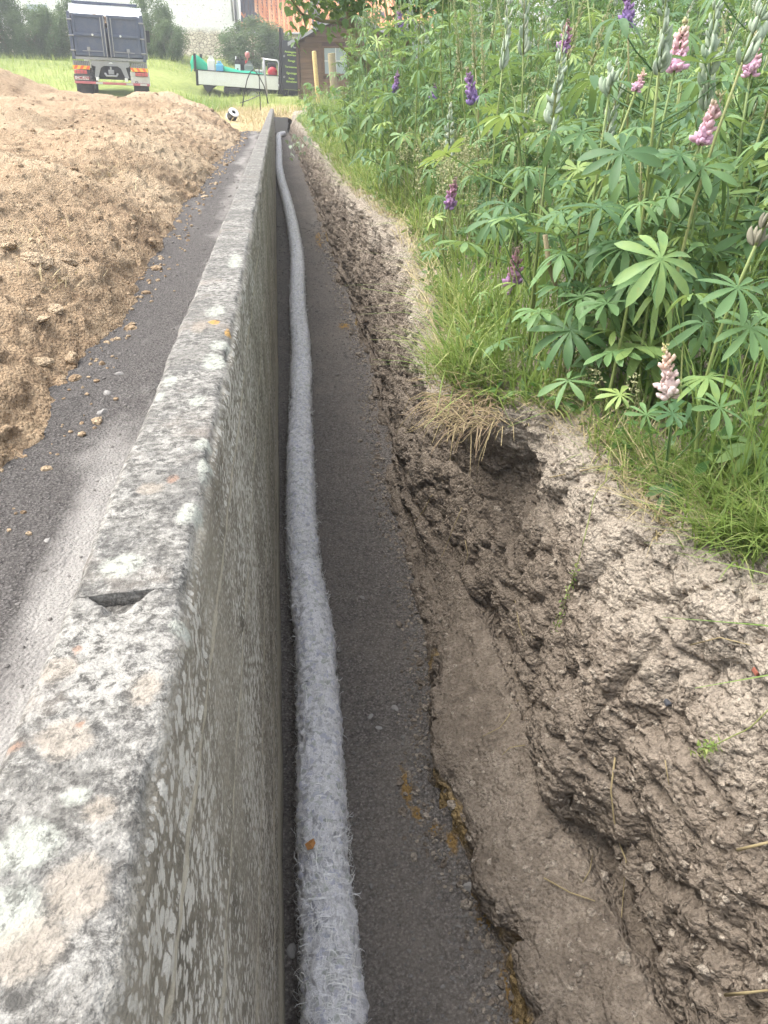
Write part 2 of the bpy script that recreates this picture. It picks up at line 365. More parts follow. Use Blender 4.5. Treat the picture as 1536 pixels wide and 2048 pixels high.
def bank_mesh():
    Ys = spaced(-0.6, 27.5, 0.0070, 0.62); n = len(Ys)
    S = [np.interp(Ys, ST[:, 0], ST[:, k]) for k in range(1, 9)]
    j = lambda sc, am, sd: am * fbm(np.stack([Ys, Ys * 0 + sd, Ys * 0], 1), sc, 3, sd)
    e0, lx, lz, cx, cz, mx, mz, sx = S
    e0 = e0 + j(0.25, 0.012, 1); lx = lx + j(0.2, 0.014, 2); cx = cx + j(0.2, 0.012, 3); mx = mx + j(0.35, 0.02, 4); sx = sx + j(0.3, 0.025, 5)
    zt = bank_top(Ys)
    ctrl = [(e0 - 0.02, -0.05 + 0 * Ys), (e0, 0 * Ys - 0.005), (np.minimum(e0, lx) + 0.012, lz * 0.6), (lx, lz), (lx + 0.03, lz + 0.015), (cx - 0.02, cz), (cx + 0.012, cz + 0.01), (cx + 0.0, cz + 0.07),
            (mx, mz), (sx - 0.02, zt - 0.06), (sx + 0.02, zt - 0.015), (sx + 0.12, zt + 0.015), (sx + 0.6, zt + 0.04), (2.6 + 0 * Ys, zt + 0.05), (15 + 0 * Ys, zt + 0.2)]
    # cumulative parameter from near-section average length so that all rows share it
    cnt = [3, 4, 12, 6, 30, 7, 10, 50, 58, 10, 14, 40, 30, 18]
    cols = []; zone = []
    for i, c in enumerate(cnt):
        for k in range(c):
            w = k / c; cols.append(np.stack([ctrl[i][0] * (1 - w) + ctrl[i + 1][0] * w, Ys, ctrl[i][1] * (1 - w) + ctrl[i + 1][1] * w], 1)); zone.append(i + w)
    cols.append(np.stack([ctrl[-1][0], Ys, ctrl[-1][1]], 1)); zone.append(len(cnt))
    G = np.stack(cols, 1); m = G.shape[1]; Z = np.tile(np.array(zone), n)
    # soften the profile
    for _ in range(2): G[:, 1:-1] = 0.25 * G[:, :-2] + 0.5 * G[:, 1:-1] + 0.25 * G[:, 2:]
    N = -grid_normals(G).reshape(-1, 3); V = G.reshape(-1, 3); N[N[:, 2] < -0.9] *= 1
    if N[(Z > 12.5)].mean(0)[2] < 0: N = -N
    bench = sstep(3.5, 4.1, Z) * (1 - sstep(5.0, 5.6, Z)) * (1 - sstep(2.2, 2.8, V[:, 1]))
    plate = sstep(10.3, 12.0, Z)
    a = (1 - 0.8 * bench) * (1 - 0.75 * plate) * sstep(0.6, 2.2, Z)
    big = worley(V + 0.05 * fbm(V, 0.2, 2, 50)[:, None], 0.17, 11)
    Q = V + 0.03 * np.stack([fbm(V, 0.12, 2, 52), fbm(V, 0.12, 2, 53), fbm(V, 0.12, 2, 54)], 1)
    h = 0.030 * (0.55 - big) + 0.026 * clod(Q, 0.16, 141, 0.07) + 0.009 * clod(Q, 0.052, 151, 0.12) + np.where(V[:, 1] < 7, 0.005 * clod(Q, 0.021, 161, 0.2), 0) + 0.024 * fbm(V, 0.3, 3, 41) + 0.007 * fbm(V, 0.03, 3, 45)
    V = V + N * (h * a)[:, None]
    V += N * (bench * (0.006 * fbm(V, 0.16, 4, 61) + 0.002 * fbm(V, 0.02, 2, 62)))[:, None]
    # foot of the upper bank: a deep slot where it has parted from the bench
    slot = np.exp(-((Z - 6.0) / 0.45) ** 2) * (1 - sstep(1.9, 2.4, V[:, 1])) * (0.6 + 0.7 * fbm(V * np.array([0, 1, 0]), 0.25, 2, 70))
    V[:, 0] += 0.035 * np.clip(slot, 0, 1.3); V[:, 2] -= 0.03 * np.clip(slot, 0, 1.3)
    # open drying cracks
    def crack(poly, depth, rad):
        nonlocal V
        P = np.array(poly); best = np.full(len(V), 9.0); W = V + 0.012 * fbm(V, 0.05, 2, 81)[:, None]
        for a_, b_ in zip(P[:-1], P[1:]):
            ab = b_ - a_; tt = np.clip(((W - a_) @ ab) / (ab @ ab), 0, 1); best = np.minimum(best, np.linalg.norm(W - (a_ + tt[:, None] * ab), axis=1))
        g = np.exp(-(best / rad) ** 2); V = V - N * (g * depth)[:, None]
    crack([(0.66, 1.62, 0.66), (0.64, 1.50, 0.60), (0.625, 1.38, 0.52), (0.615, 1.27, 0.45), (0.61, 1.18, 0.38), (0.60, 1.10, 0.30)], 0.055, 0.012)
    crack([(0.545, 0.98, 0.22), (0.575, 0.93, 0.235), (0.60, 0.86, 0.24)], 0.02, 0.006)
    crack([(0.47, 1.95, 0.19), (0.50, 1.80, 0.2), (0.505, 1.62, 0.2), (0.54, 1.50, 0.22)], 0.018, 0.006)
    crack([(0.68, 0.75, 0.62), (0.70, 0.70, 0.66), (0.735, 0.72, 0.74)], 0.025, 0.007)
    crack([(0.70, 1.15, 0.72), (0.72, 1.10, 0.80), (0.74, 1.12, 0.86)], 0.02, 0.007)
    # hollow under the tuft of roots
    hol = np.exp(-(((V[:, 1] - 1.98) / 0.13) ** 2 + ((V[:, 2] - 0.74) / 0.085) ** 2)) * (Z > 6) * (Z < 10)
    V[:, 0] += 0.07 * hol
    dry = np.clip(sstep(0.62, 0.98, V[:, 2] + 0.019 * V[:, 1] + 0.12 * fbm(V, 0.25, 3, 91)) * 1.0, 0, 1)
    dry = np.maximum(dry, 0.25 * bench)
    sand = np.zeros(len(V))
    for (y0, r0, zc) in ((1.30, 0.16, .06), (0.78, 0.22, .07), (1.86, 0.05, .08), (9.2, 0.5, .06), (5.9, 0.15, .05), (1.05, 0.1, 0.05)):
        sand = np.maximum(sand, np.exp(-((V[:, 1] - y0) / r0) ** 2 - ((V[:, 2] - zc) / 0.06) ** 2) * (Z < 3.2))
    me = np_mesh('earth_bank', V, grid_quads(n, m)[:, ::-1], attrs={'dry': dry, 'sand': sand})
    return me
bank = tag(link('earth_bank', bank_mesh(), M['bank']), kind='structure')

# ------------------------------------------------------------------ trench floor
def sheet(name, Ys, xs_fn, zfn, mat, attrs_fn=None):
    G = np.array([[(x, y, 0) for x in xs_fn(y)] for y in Ys], float); n, m = G.shape[:2]
    V = G.reshape(-1, 3); V[:, 2] = zfn(V)
    at = attrs_fn(V) if attrs_fn else {'dry': np.zeros(len(V)), 'sand': np.zeros(len(V))}
    o = link(name, np_mesh(name, V, grid_quads(n, m)[:, ::-1], attrs=at), mat); return tag(o, kind='structure')
def tr_z(V):
    e = np.interp(V[:, 1], ST[:, 0], ST[:, 1])
    z = 0.008 * fbm(V, 0.25, 4, 3) + 0.0045 * fbm(V, 0.05, 3, 5) + 0.006 * (0.5 - worley(V, 0.022, 6)) + 0.012 * np.clip(fbm(V, 0.5, 3, 8), -0.3, 1)
    return z + 0.045 * np.clip((V[:, 0] - (e - 0.11)) / 0.16, 0, 1) ** 2
def tr_at(V):
    dry = 0.25 + 0.35 * np.exp(-((V[:, 0] - 0.2) / 0.12) ** 2) * (V[:, 1] < 1.6)
    sand = np.zeros(len(V))
    for x, y, rx, ry in ((0.245, 1.42, .018, .075), (0.26, 1.33, .02, .03), (0.335, 1.22, .02, .035), (0.055, 1.50, .018, .02), (0.30, 1.27, .02, .03), (0.40, 9.3, .06, .5), (0.42, 5.9, .05, .15), (0.37, 1.02, .02, .05), (0.39, 0.8, .02, .15)):
        sand = np.maximum(sand, 1.15 * np.exp(-((V[:, 0] - x) / rx) ** 2 - ((V[:, 1] - y) / ry) ** 2))
    return {'dry': dry, 'sand': sand}
trench = sheet('trench_floor', spaced(-0.6, 25.2, 0.012, 0.5), lambda y: np.linspace(-0.135, 0.72, 72), tr_z, M['trench'], tr_at)

# ------------------------------------------------------------------ cinder path left of the wall
PATHZ = 0.60
def pa_z(V):
    return PATHZ + 0.012 * fbm(V, 0.3, 4, 13) + 0.005 * (0.5 - worley(V, 0.03, 14)) + 0.004 * fbm(V, 0.04, 2, 15)
def pa_at(V):
    w = 0.10 * fbm(V, 0.5, 3, 16)
    dry = np.exp(-((V[:, 0] + 0.55 + w + 0.06 * np.clip(V[:, 1] - 1, -1, 2)) / 0.16) ** 2) * (1 - sstep(1.5, 3.8, V[:, 1])) + 0.5 * np.exp(-((V[:, 0] + 0.48 + w) / 0.10) ** 2) * sstep(3.4, 5, V[:, 1])
    return {'dry': 1.15 * dry, 'sand': np.zeros(len(V))}
path = sheet('cinder_path', spaced(-0.6, 17.5, 0.014, 0.5), lambda y: np.linspace(-1.25, -0.20, 70), pa_z, M['path'], pa_at)

# ------------------------------------------------------------------ dug soil heap on the left
FOOT = np.array([[-1.0, -1.04], [1.0, -1.00], [2.3, -0.95], [2.9, -0.90], [3.7, -0.93], [4.4, -0.88], [7.5, -0.91], [11, -0.83], [14.4, -0.76], [17, -0.72], [19, -1.1], [20.5, -2.2], [21.5, -3.4], [28, -6]])
def mound_mesh():
    Ys = spaced(-1.0, 28, 0.011, 0.55); D = spaced(-0.10, 15, 0.010, 1.0)
    n, m = len(Ys), len(D)
    foot = np.interp(Ys, FOOT[:, 0], FOOT[:, 1])
    G = np.zeros((n, m, 3)); G[:, :, 0] = foot[:, None] - D[None, :]; G[:, :, 1] = Ys[:, None]
    V = G.reshape(-1, 3); d = np.tile(D, n); Y = V[:, 1]
    V[:, 0] += 0.035 * fbm(V * np.array([0, 1, 0]), 0.5, 4, 101) * np.exp(-np.abs(d) / 0.6)
    plat = 0.60 + 0.12 * fbm(V, 2.5, 3, 103) + 0.10 * fbm(V, 0.8, 2, 104)
    H = plat * (1 - np.exp(-np.clip(d, 0, 99) / 0.62 * (1 + 0.3 * np.clip(d, 0, 99)))) * (1 - sstep(18.5, 21.5, Y))
    z = PATHZ - 0.04 + H + np.clip(d, -1, 0) * 0.3
    # ridges left by the bucket, and the higher heap behind on the left
    z += 0.13 * np.exp(-((Y - 11.5 - 0.9 * (V[:, 0] + 2.5)) / 0.9) ** 2) * sstep(0.7, 1.6, d) + 0.10 * np.exp(-((Y - 15.8 + 0.2 * V[:, 0]) / 0.8) ** 2) * sstep(0.5, 1.2, d)
    z += 0.12 * np.exp(-((Y - 6.5 - 0.5 * (V[:, 0] + 2)) / 0.7) ** 2) * sstep(0.7, 1.6, d)
    z += 0.95 * np.exp(-(((V[:, 0] + 7.0) / 2.0) ** 2 + ((Y - 20.0) / 3.0) ** 2))
    z += 0.0 * np.exp(-((Y - 18.6) / 1.2) ** 2) * sstep(0.6, 1.6, d)
    V[:, 2] = z
    am = sstep(-0.06, 0.10, d)
    Q = V * np.array([1.0, 0.75, 1.0]) + 0.06 * fbm(V, 0.3, 2, 110)[:, None]
    V[:, 2] += am * (0.03 * clod(Q, 0.24, 211) * sstep(-0.2, 0.5, fbm(V, 0.9, 2, 212)) + 0.012 * clod(Q, 0.10, 221, 0.12) + np.where(Y < 10, 0.008 * clod(Q, 0.042, 231, 0.18), 0) + 0.04 * fbm(V, 0.5, 4, 120) + 0.010 * fbm(V, 0.05, 2, 123))
    V[:, 0] += am * 0.03 * fbm(V, 0.09, 3, 125)
    dry = np.clip(0.35 + 0.6 * fbm(V, 1.1, 3, 127), 0, 1)
    return np_mesh('soil_mound', V, grid_quads(n, m), attrs={'dry': dry})
mound = tag(link('soil_mound', mound_mesh(), M['mound']), kind='structure')

# ------------------------------------------------------------------ field beyond
def field_z(X, Y):
    X = np.asarray(X, float); Y = np.asarray(Y, float)
    left = sstep(-1.0, -6.0, X)
    s = 37 - 8 * left
    z = 0.55 + 1.40 * sstep(s, s + 14, Y) + 0.06 * np.sin(X * 0.7 + Y * 0.4)
    z -= 0.30 * sstep(27.0, 25.6, Y) * sstep(0.3, 0.6, X)
    z -= 0.10 * sstep(22, 26, Y) * sstep(30, 27, Y) * np.exp(-(X / 1.0) ** 2)
    z += 0.12 * np.exp(-((X + 1.2) / 0.8) ** 2) * sstep(16.2, 18, Y) * sstep(23, 20, Y)
    return z
def field_mesh():
    xs = np.unique(np.concatenate([np.linspace(-60, -10, 30), np.linspace(-10, 10, 161), np.linspace(10, 70, 30)]))
    ys = np.unique(np.concatenate([np.linspace(16.2, 45, 180), np.linspace(45, 110, 50)]))
    X, Y = np.meshgrid(xs, ys); n, m = X.shape
    V = np.stack([X.ravel(), Y.ravel(), field_z(X, Y).ravel()], 1); V[:, 2] += 0.03 * fbm(V, 0.5, 4, 201)
    q = grid_quads(n, m); c = V[q].mean(1)
    keep = ~((c[:, 0] > -0.26) & (c[:, 0] < 0.72) & (c[:, 1] < 25.2)); q = q[keep]
    dry = 0.85 * np.exp(-((V[:, 0] + 0.2) / 2.2) ** 2) * sstep(33.5, 28, V[:, 1]) + 0.35 * sstep(34, 40, V[:, 1])
    return np_mesh('field', V, q, attrs={'dry': dry})
field = tag(link('field', field_mesh(), M['field']), kind='structure')

def bvh(o): return BVHTree.FromObject(o, bpy.context.evaluated_depsgraph_get())
bpy.context.view_layer.update()
TREES = [bvh(o) for o in (bank, trench, path, mound, field)]
def hit(x, y, only=None):
    """the point of the ground seen at a point of the photograph"""
    d = Vector(ray(x, y)).normalized(); best = None
    for k, b in enumerate(TREES):
        if only is not None and k not in only: continue
        h = b.ray_cast(Vector(CAM), d)
        if h[0] is not None and (best is None or h[3] < best[3]): best = h
    return best
def ground_z(X, Y, k=0, dflt=None):
    h = TREES[k].ray_cast(Vector((X, Y, 5)), Vector((0, 0, -1)))
    return h[0].z if h[0] is not None else (bank_top(Y) if dflt is None else dflt)
# ------------------------------------------------------------------ retaining wall, in sections between its joints
WL, WR = -0.229, -0.110
def wall_top(Y): return 1.385 - 0.030 * Y
PATCH = {'lichen': [(240, 1130, .022, .020), (378, 1028, .016, .022), (60, 1690, .022, .020), (432, 622, .022, .05), (428, 722, .02, .05), (405, 888, .012, .02), (395, 800, .012, .03), (340, 760, .012, .03), (318, 792, .01, .02), (410, 930, .008, .04), (20, 1830, .02, .02), (360, 1250, .012, .012), (470, 520, .02, .12), (150, 1600, .012, .01), (440, 690, .02, .03)],
         'peach': [(300, 978, .017, .016), (400, 655, .016, .05), (130, 1480, .022, .02), (150, 1780, .02, .02), (200, 1620, .014, .012), (60, 1900, .02, .02), (120, 1340, .018, .016), (290, 1380, .014, .02)],
         'orange': [(455, 665, .006, .03), (428, 645, .012, .02)],
         'rust': [(345, 960, .008, .012), (160, 1450, .004, .004), (30, 1495, .008, .006), (155, 1300, .005, .006)]}
def wall_section(y0, y1, root):
    Ys = np.concatenate([[y0 + 0.0005], spaced(max(y0, -0.6) + 0.003, y1 - 0.003, 0.0062 * (1 + 0.5 * max(0, y0)), 0.5 / (1 + 0.5 * max(0, y0))), [y1 - 0.0005]])
    prof = [(WL, t, 0) for t in np.linspace(-1.0, -0.012, 26)]                    # left face: t = height below the top
    prof += [(WL + 0.004, -0.004, 0.05)] + [(x, 0.0, 0) for x in np.linspace(WL + 0.010, WR - 0.012, 26)] + [(WR - 0.005, -0.004, 0.3), (WR - 0.0015, -0.011, 0.7)]
    prof += [(WR, t, 1) for t in -np.concatenate([np.linspace(0.018, 0.2, 24), np.linspace(0.21, 1.46, 70)])]
    prof = np.array(prof); n, m = len(Ys), len(prof)
    G = np.zeros((n, m, 3)); G[:, :, 0] = prof[None, :, 0]; G[:, :, 1] = Ys[:, None]; G[:, :, 2] = wall_top(Ys)[:, None] + prof[None, :, 1]
    N = grid_normals(G).reshape(-1, 3); V = G.reshape(-1, 3).copy()
    if N[30 % m][2] < 0: N = -N
    face = np.tile(prof[:, 2], n); t = np.tile(prof[:, 1], n)
    arr = np.exp(-((V[:, 0] - WR) / 0.012) ** 2 - (np.clip(-t, 0, 1) / 0.016) ** 2); arl = np.exp(-((V[:, 0] - WL) / 0.010) ** 2 - (np.clip(-t, 0, 1) / 0.014) ** 2)
    ch = np.clip(fbm(V, 0.09, 3, 301) + 0.15, 0, 1); h = -0.013 * arr * ch - 0.006 * arl * np.clip(fbm(V, 0.07, 3, 305) + 0.1, 0, 1)
    h += 0.0016 * fbm(V, 0.03, 3, 307) + 0.003 * fbm(V, 0.3, 2, 309)
    h -= 0.012 * arr * np.clip(worley(V * np.array([1, 0.6, 1]), 0.05, 311) - 0.35, 0, 1)
    # shuttering lines along the face
    for zz, d, w in ((0.10, 0.0035, 0.006), (0.335, 0.003, 0.006), (0.72, 0.0025, 0.008), (1.0, 0.003, 0.012)):
        h += face * d * np.exp(-((t + zz + 0.006 * fbm(V * np.array([0, 1, 0]), 0.4, 2, 313)) / w) ** 2)
    # broken pit at the joint
    if y0 < 0.60 < y1 + 0.02 or abs(y1 - 0.60) < 0.01:
        pit = np.clip(1 - np.abs(V[:, 0] + 0.178) / 0.035, 0, 1); edge = 0.60 - 0.034 * pit + 0.007 * fbm(V, 0.012, 3, 331)
        h -= 0.014 * sstep(0, 0.010, V[:, 1] - edge) * (pit > 0) * sstep(0, 0.35, pit) * (t > -0.01)
    V = V + N * h[:, None]
    pale = np.zeros(len(V))
    for zz, w, s in ((0.125, 0.010, .85), (0.36, 0.014, .95), (0.70, 0.02, .6), (1.0, 0.03, .6)):
        pale = np.maximum(pale, face * s * np.exp(-((t + zz) / w) ** 2))
    pale = np.maximum(pale, face * 0.9 * sstep(0.30, 0.10, V[:, 2])); pale = np.maximum(pale, 0.62 * arr)
    at = {'face': face, 'pale': pale}
    for k, L in PATCH.items():
        a = np.zeros(len(V))
        for (px, py, rx, ry) in L:
            c = at_z(px, py, 1.37 if py > 800 else 1.35)
            for _ in range(3): c = at_z(px, py, wall_top(c[1]))
            a = np.maximum(a, (1.25 - 0.75 * np.sqrt(((V[:, 0] - c[0]) / rx) ** 2 + ((V[:, 1] - c[1]) / ry) ** 2 + (np.clip(-t, 0, 9) / 0.03) ** 2)).clip(0, 1))
        at[k] = a
    q = grid_quads(n, m)
    me = np_mesh('wall_section', V, q, attrs=at)
    bm = bmesh.new(); bm.from_mesh(me); bm.verts.ensure_lookup_table()
    for r0 in (0, (n - 1) * m):
        c = bm.verts.new((-0.17, V[r0][1], wall_top(V[r0][1]) - 0.3)); bm.verts.ensure_lookup_table()
        for i in range(r0, r0 + m - 1): bm.faces.new((bm.verts[i], bm.verts[i + 1], c))
        bm.verts.ensure_lookup_table()
    bm.to_mesh(me); bm.free()
    return link('wall_section', me, M['wall'], root)
wall = thing('retaining_wall', (0, 0, 0), 'long narrow concrete retaining wall spotted with pale lichen beside the trench', 'wall')
JOINTS = [-0.6, 0.60, 1.80, 3.05, 5.5, 8.8, 13.2, 19.0, 27.0]
for a_, b_ in zip(JOINTS[:-1], JOINTS[1:]): wall_section(a_, b_, wall)

# ------------------------------------------------------------------ drain pipe in its coconut-fibre sleeve
PIPE = [(-0.6, -0.03), (0.3, -0.01), (0.80, -0.005), (1.14, -0.005), (1.98, 0.010), (2.6, -0.010), (3.54, 0.005), (5.14, 0.055), (6.45, 0.066), (7.96, 0.105), (9.6, 0.10), (11.9, 0.056), (13.8, 0.0), (15.9, -0.035), (18, -0.03), (20.6, -0.02), (23.2, -0.015), (23.8, 0.03), (24.1, 0.12), (24.15, 0.17)]
def pipe_axis(n):
    P = np.array(PIPE); seg = np.concatenate([[0], np.cumsum(np.hypot(np.diff(P[:, 0]), np.diff(P[:, 1])))])
    return P, seg
def m_pipe():
    t = NT('coconut_fibre_sleeve'); P = t.pos(); a = t.noise(25, 8, 0.75, P, 1.0); b = t.noise(120, 6, 0.8, P, 2.0); c = t.noise(4, 4, 0.6, P)
    col = t.ramp(b, (0.30, (0.24, 0.235, 0.235)), (0.41, (0.58, 0.57, 0.585)), (0.5, (0.80, 0.79, 0.80)), (0.7, (0.90, 0.89, 0.89)))
    W_ = t.node('ShaderNodeVectorMath', operation='ADD'); nz = t.node('ShaderNodeTexNoise'); nz.inputs['Scale'].default_value = 60; t.l.new(P, nz.inputs['Vector'])
    sc_ = t.node('ShaderNodeVectorMath', operation='SCALE'); t.l.new(nz.outputs['Color'], sc_.inputs[0]); sc_.inputs['Scale'].default_value = 0.02; t.l.new(P, W_.inputs[0]); t.l.new(sc_.outputs[0], W_.inputs[1])
    vc = t.node('ShaderNodeSeparateColor'); t.l.new(t.voro(75, W_.outputs[0], 'F1', 1), vc.inputs[0])
    col = t.mix(t.ramp(vc.outputs[0], (0.0, 0.75), (0.35, 0.0)), col, (0.34, 0.335, 0.35)); col = t.mix(t.ramp(vc.outputs[1], (0.86, 0.0), (0.92, 0.6)), col, (0.40, 0.43, 0.36)); col = t.mix(t.ramp(vc.outputs[2], (0.82, 0.0), (0.9, 0.6)), col, (0.46, 0.47, 0.58))
    col = t.mix(t.ramp(t.noise(9, 5, 0.7, P), (0.6, 0.0), (0.75, 0.35)), col, (0.34, 0.36, 0.44))
    col = t.mix(t.ramp(t.noise(13, 5, 0.7, P), (0.66, 0.0), (0.78, 0.4)), col, (0.30, 0.35, 0.26))
    t.base(col).set(Roughness=0.98); t.b.inputs['Specular IOR Level'].default_value = 0.05
    t.bump(t.math('ADD', a, b), 0.7, 0.012); return t.m
M['pipe'] = m_pipe()
M['fibre'] = m_leaf('loose_fibre', (0.55, 0.54, 0.54), (0.78, 0.77, 0.77), (0.85, 0.84, 0.78), transl=0.1, rough=0.9, spec=0.05)
def catmull(P, T):
    """smooth curve through P (k,d) evaluated at fractional indices T"""
    P = np.asarray(P, float); i = np.clip(np.floor(T).astype(int), 0, len(P) - 2); f = (T - i)[:, None]
    p0, p1, p2, p3 = P[np.clip(i - 1, 0, None)], P[i], P[i + 1], P[np.clip(i + 2, None, len(P) - 1)]
    return 0.5 * ((2 * p1) + (-p0 + p2) * f + (2 * p0 - 5 * p1 + 4 * p2 - p3) * f ** 2 + (-p0 + 3 * p1 - 3 * p2 + p3) * f ** 3)
PR = 0.064
def pipe_build():
    fine = catmull(np.array(PIPE)[:, ::-1], np.linspace(0, len(PIPE) - 1, 4000))        # x, y
    s = np.concatenate([[0], np.cumsum(np.linalg.norm(np.diff(fine, axis=0), axis=1))])
    L = s[-1]; ss = spaced(0, L, 0.0075, 0.42)
    ax = np.stack([np.interp(ss, s, fine[:, 0]), np.interp(ss, s, fine[:, 1])], 1)
    tn = np.gradient(ax, axis=0); tn /= np.linalg.norm(tn, axis=1, keepdims=True)
    K = 56; th = np.linspace(0, 2 * np.pi, K, endpoint=False)
    C = np.stack([ax[:, 0], ax[:, 1], np.full(len(ss), PR + 0.004)], 1)
    side = np.stack([tn[:, 1], -tn[:, 0], 0 * ss], 1)
    D = np.cos(th)[None, :, None] * side[:, None, :] + np.sin(th)[None, :, None] * np.array([0, 0, 1.0])
    V = (C[:, None, :] + PR * D).reshape(-1, 3); Dn = D.reshape(-1, 3)
    h = 0.005 * fbm(V, 0.06, 4, 401) + 0.018 * (0.55 - worley(V + 0.006 * fbm(V, 0.02, 2, 402)[:, None], 0.017, 403)) + 0.002 * fbm(V, 0.01, 2, 405) + 0.006 * fbm(V, 0.22, 2, 407)
    V = V + Dn * h[:, None]; n = len(ss)
    i = (np.arange(n - 1)[:, None] * K + np.arange(K)[None, :]); j = (np.arange(n - 1)[:, None] * K + (np.arange(K)[None, :] + 1) % K)
    q = np.stack([i, j, j + K, i + K], 2).reshape(-1, 4)
    root = thing('drain_pipe', (0, 0.8, 0), 'long grey drain pipe wrapped in fuzzy fibre sleeve lying in the trench', 'pipe')
    o = link('fibre_sleeve', np_mesh('fibre_sleeve', V - np.array([0, 0.8, 0]), q), M['pipe'], root)
    # loose fibres standing off the sleeve
    NF = 15000; u = np.random.default_rng(5).random(NF); r2 = np.random.default_rng(6)
    sf = 0.9 + (L - 1) * u ** 3.2; a0 = r2.uniform(-0.15, 1.15, NF) * np.pi; ang = a0
    idx = np.searchsorted(ss, sf).clip(1, n - 1)
    c = np.stack([np.interp(sf, ss, C[:, k]) for k in range(3)], 1); sd = side[idx]; t3 = np.stack([tn[idx, 0], tn[idx, 1], 0 * sf], 1)
    up = np.array([0, 0, 1.0]); Vs = []; ln = r2.uniform(0.010, 0.036, NF); turn = r2.normal(0, 1.0, NF); lift = r2.uniform(0.0, 0.010, NF) + (r2.random(NF) < 0.08) * 0.012
    wd = 0.00028 + 0.00026 * sf
    for k, w in enumerate((0, 0.35, 0.7, 1.0)):
        aa = ang + (np.sin(turn) * ln * w + 0.006 * np.sin(turn * 3 + w * 3)) / PR
        al = np.cos(turn) * ln * w + 0.003 * np.cos(turn * 5 + w * 4)
        rr = PR + 0.001 + 0.0045 * math.sin(w * 3.1) + lift * w
        p = c + t3 * al[:, None] + (np.cos(aa)[:, None] * sd + np.sin(aa)[:, None] * up) * rr[:, None]
        wv = (np.cos(turn)[:, None] * (-np.sin(aa)[:, None] * sd + np.cos(aa)[:, None] * up) - np.sin(turn)[:, None] * t3) * wd[:, None]
        Vs += [p - wv, p + wv]
    A = np.stack(Vs, 1).reshape(-1, 3); b = np.arange(NF)[:, None] * 8
    q = np.concatenate([b + np.array([0, 1, 3, 2]), b + np.array([2, 3, 5, 4]), b + np.array([4, 5, 7, 6])])
    fo = link('loose_fibres', np_mesh('loose_fibres', A - np.array([0, 0.8, 0]), q, attrs={'tint': np.repeat(r2.random(NF), 8)}), M['fibre'], root)
    tag(fo, kind='stuff')
pipe_build()
# orange dead leaf on the pipe
M['deadleaf'] = m_paint('dead_leaf', (0.34, 0.16, 0.05), 0.7, 0.2)
lf = MB(); lf.add([(-.013, -.006, 0), (0, -.013, .004), (.012, -.004, .003), (.013, .007, .008), (0, .011, .002), (-.012, .008, .006), (0, 0, .007)], [(0, 1, 6), (1, 2, 6), (2, 3, 6), (3, 4, 6), (4, 5, 6), (5, 0, 6)])
o = lf.build('dead_leaf', M['deadleaf']); o.location = Vector(at_z(622, 1690, 0.137)); o.rotation_euler = (0.1, -0.25, 0.4)
tag(o, 'small orange brown dead leaf lying on the fuzzy pipe', 'leaf')
# ------------------------------------------------------------------ vegetation materials
M['lupleaf'] = m_leaf('lupin_leaf', (0.055, 0.12, 0.052), (0.14, 0.24, 0.09), (0.30, 0.37, 0.10), transl=0.3, tint=False)
M['lupstem'] = m_leaf('lupin_stem', (0.13, 0.19, 0.06), (0.20, 0.24, 0.08), (0.22, 0.18, 0.09), transl=0.05, tint=False)
M['pod'] = m_leaf('woolly_pod', (0.27, 0.34, 0.23), (0.40, 0.46, 0.35), (0.47, 0.47, 0.37), transl=0.12, rough=0.8, tint=True, spec=0.15)
M['poddark'] = m_leaf('ripe_pod', (0.16, 0.15, 0.11), (0.25, 0.235, 0.17), None, transl=0.08, rough=0.8)
def m_petal(name, stops):
    t = NT(name); v = t.attr('tint'); n = t.noise(90, 3, 0.6)
    col = t.ramp(t.math('ADD', v, t.math('MULTIPLY', t.math('SUBTRACT', n, 0.5), 0.3)), *stops)
    t.base(col).set(Roughness=0.7); tr = t.node('ShaderNodeBsdfTranslucent'); t.l.new(col, tr.inputs[0])
    mx = t.node('ShaderNodeMixShader'); mx.inputs[0].default_value = 0.3
    t.l.new(t.b.outputs[0], mx.inputs[1]); t.l.new(tr.outputs[0], mx.inputs[2]); t.l.new(mx.outputs[0], t.out.inputs[0]); return t.m
M['pink'] = m_petal('pink_petal', [(0.0, (0.72, 0.47, 0.60)), (0.45, (0.74, 0.50, 0.52)), (0.8, (0.70, 0.56, 0.46)), (1.0, (0.48, 0.48, 0.24))])
M['palepink'] = m_petal('pale_pink_petal', [(0.0, (0.74, 0.62, 0.58)), (0.45, (0.74, 0.56, 0.52)), (0.8, (0.72, 0.54, 0.40)), (1.0, (0.52, 0.50, 0.22))])
M['mauve'] = m_petal('mauve_petal', [(0.0, (0.40, 0.25, 0.44)), (0.4, (0.52, 0.29, 0.40)), (0.8, (0.36, 0.2, 0.22)), (1.0, (0.34, 0.26, 0.22))])
M['purple'] = m_petal('purple_petal', [(0.0, (0.27, 0.20, 0.40)), (0.5, (0.40, 0.25, 0.45)), (0.85, (0.30, 0.20, 0.28)), (1.0, (0.36, 0.36, 0.2))])
M['grass'] = m_leaf('grass_blade', (0.11, 0.19, 0.045), (0.23, 0.31, 0.085), (0.42, 0.41, 0.18), transl=0.35)
M['straw'] = m_leaf('straw', (0.30, 0.24, 0.13), (0.46, 0.38, 0.22), (0.55, 0.46, 0.28), transl=0.1, rough=0.8)
M['meadow'] = m_leaf('meadow_blade', (0.17, 0.24, 0.06), (0.30, 0.35, 0.11), (0.42, 0.40, 0.19), transl=0.35)
M['seedgrass'] = m_leaf('seed_head', (0.25, 0.27, 0.13), (0.40, 0.38, 0.22), (0.46, 0.42, 0.27), transl=0.2, rough=0.8)
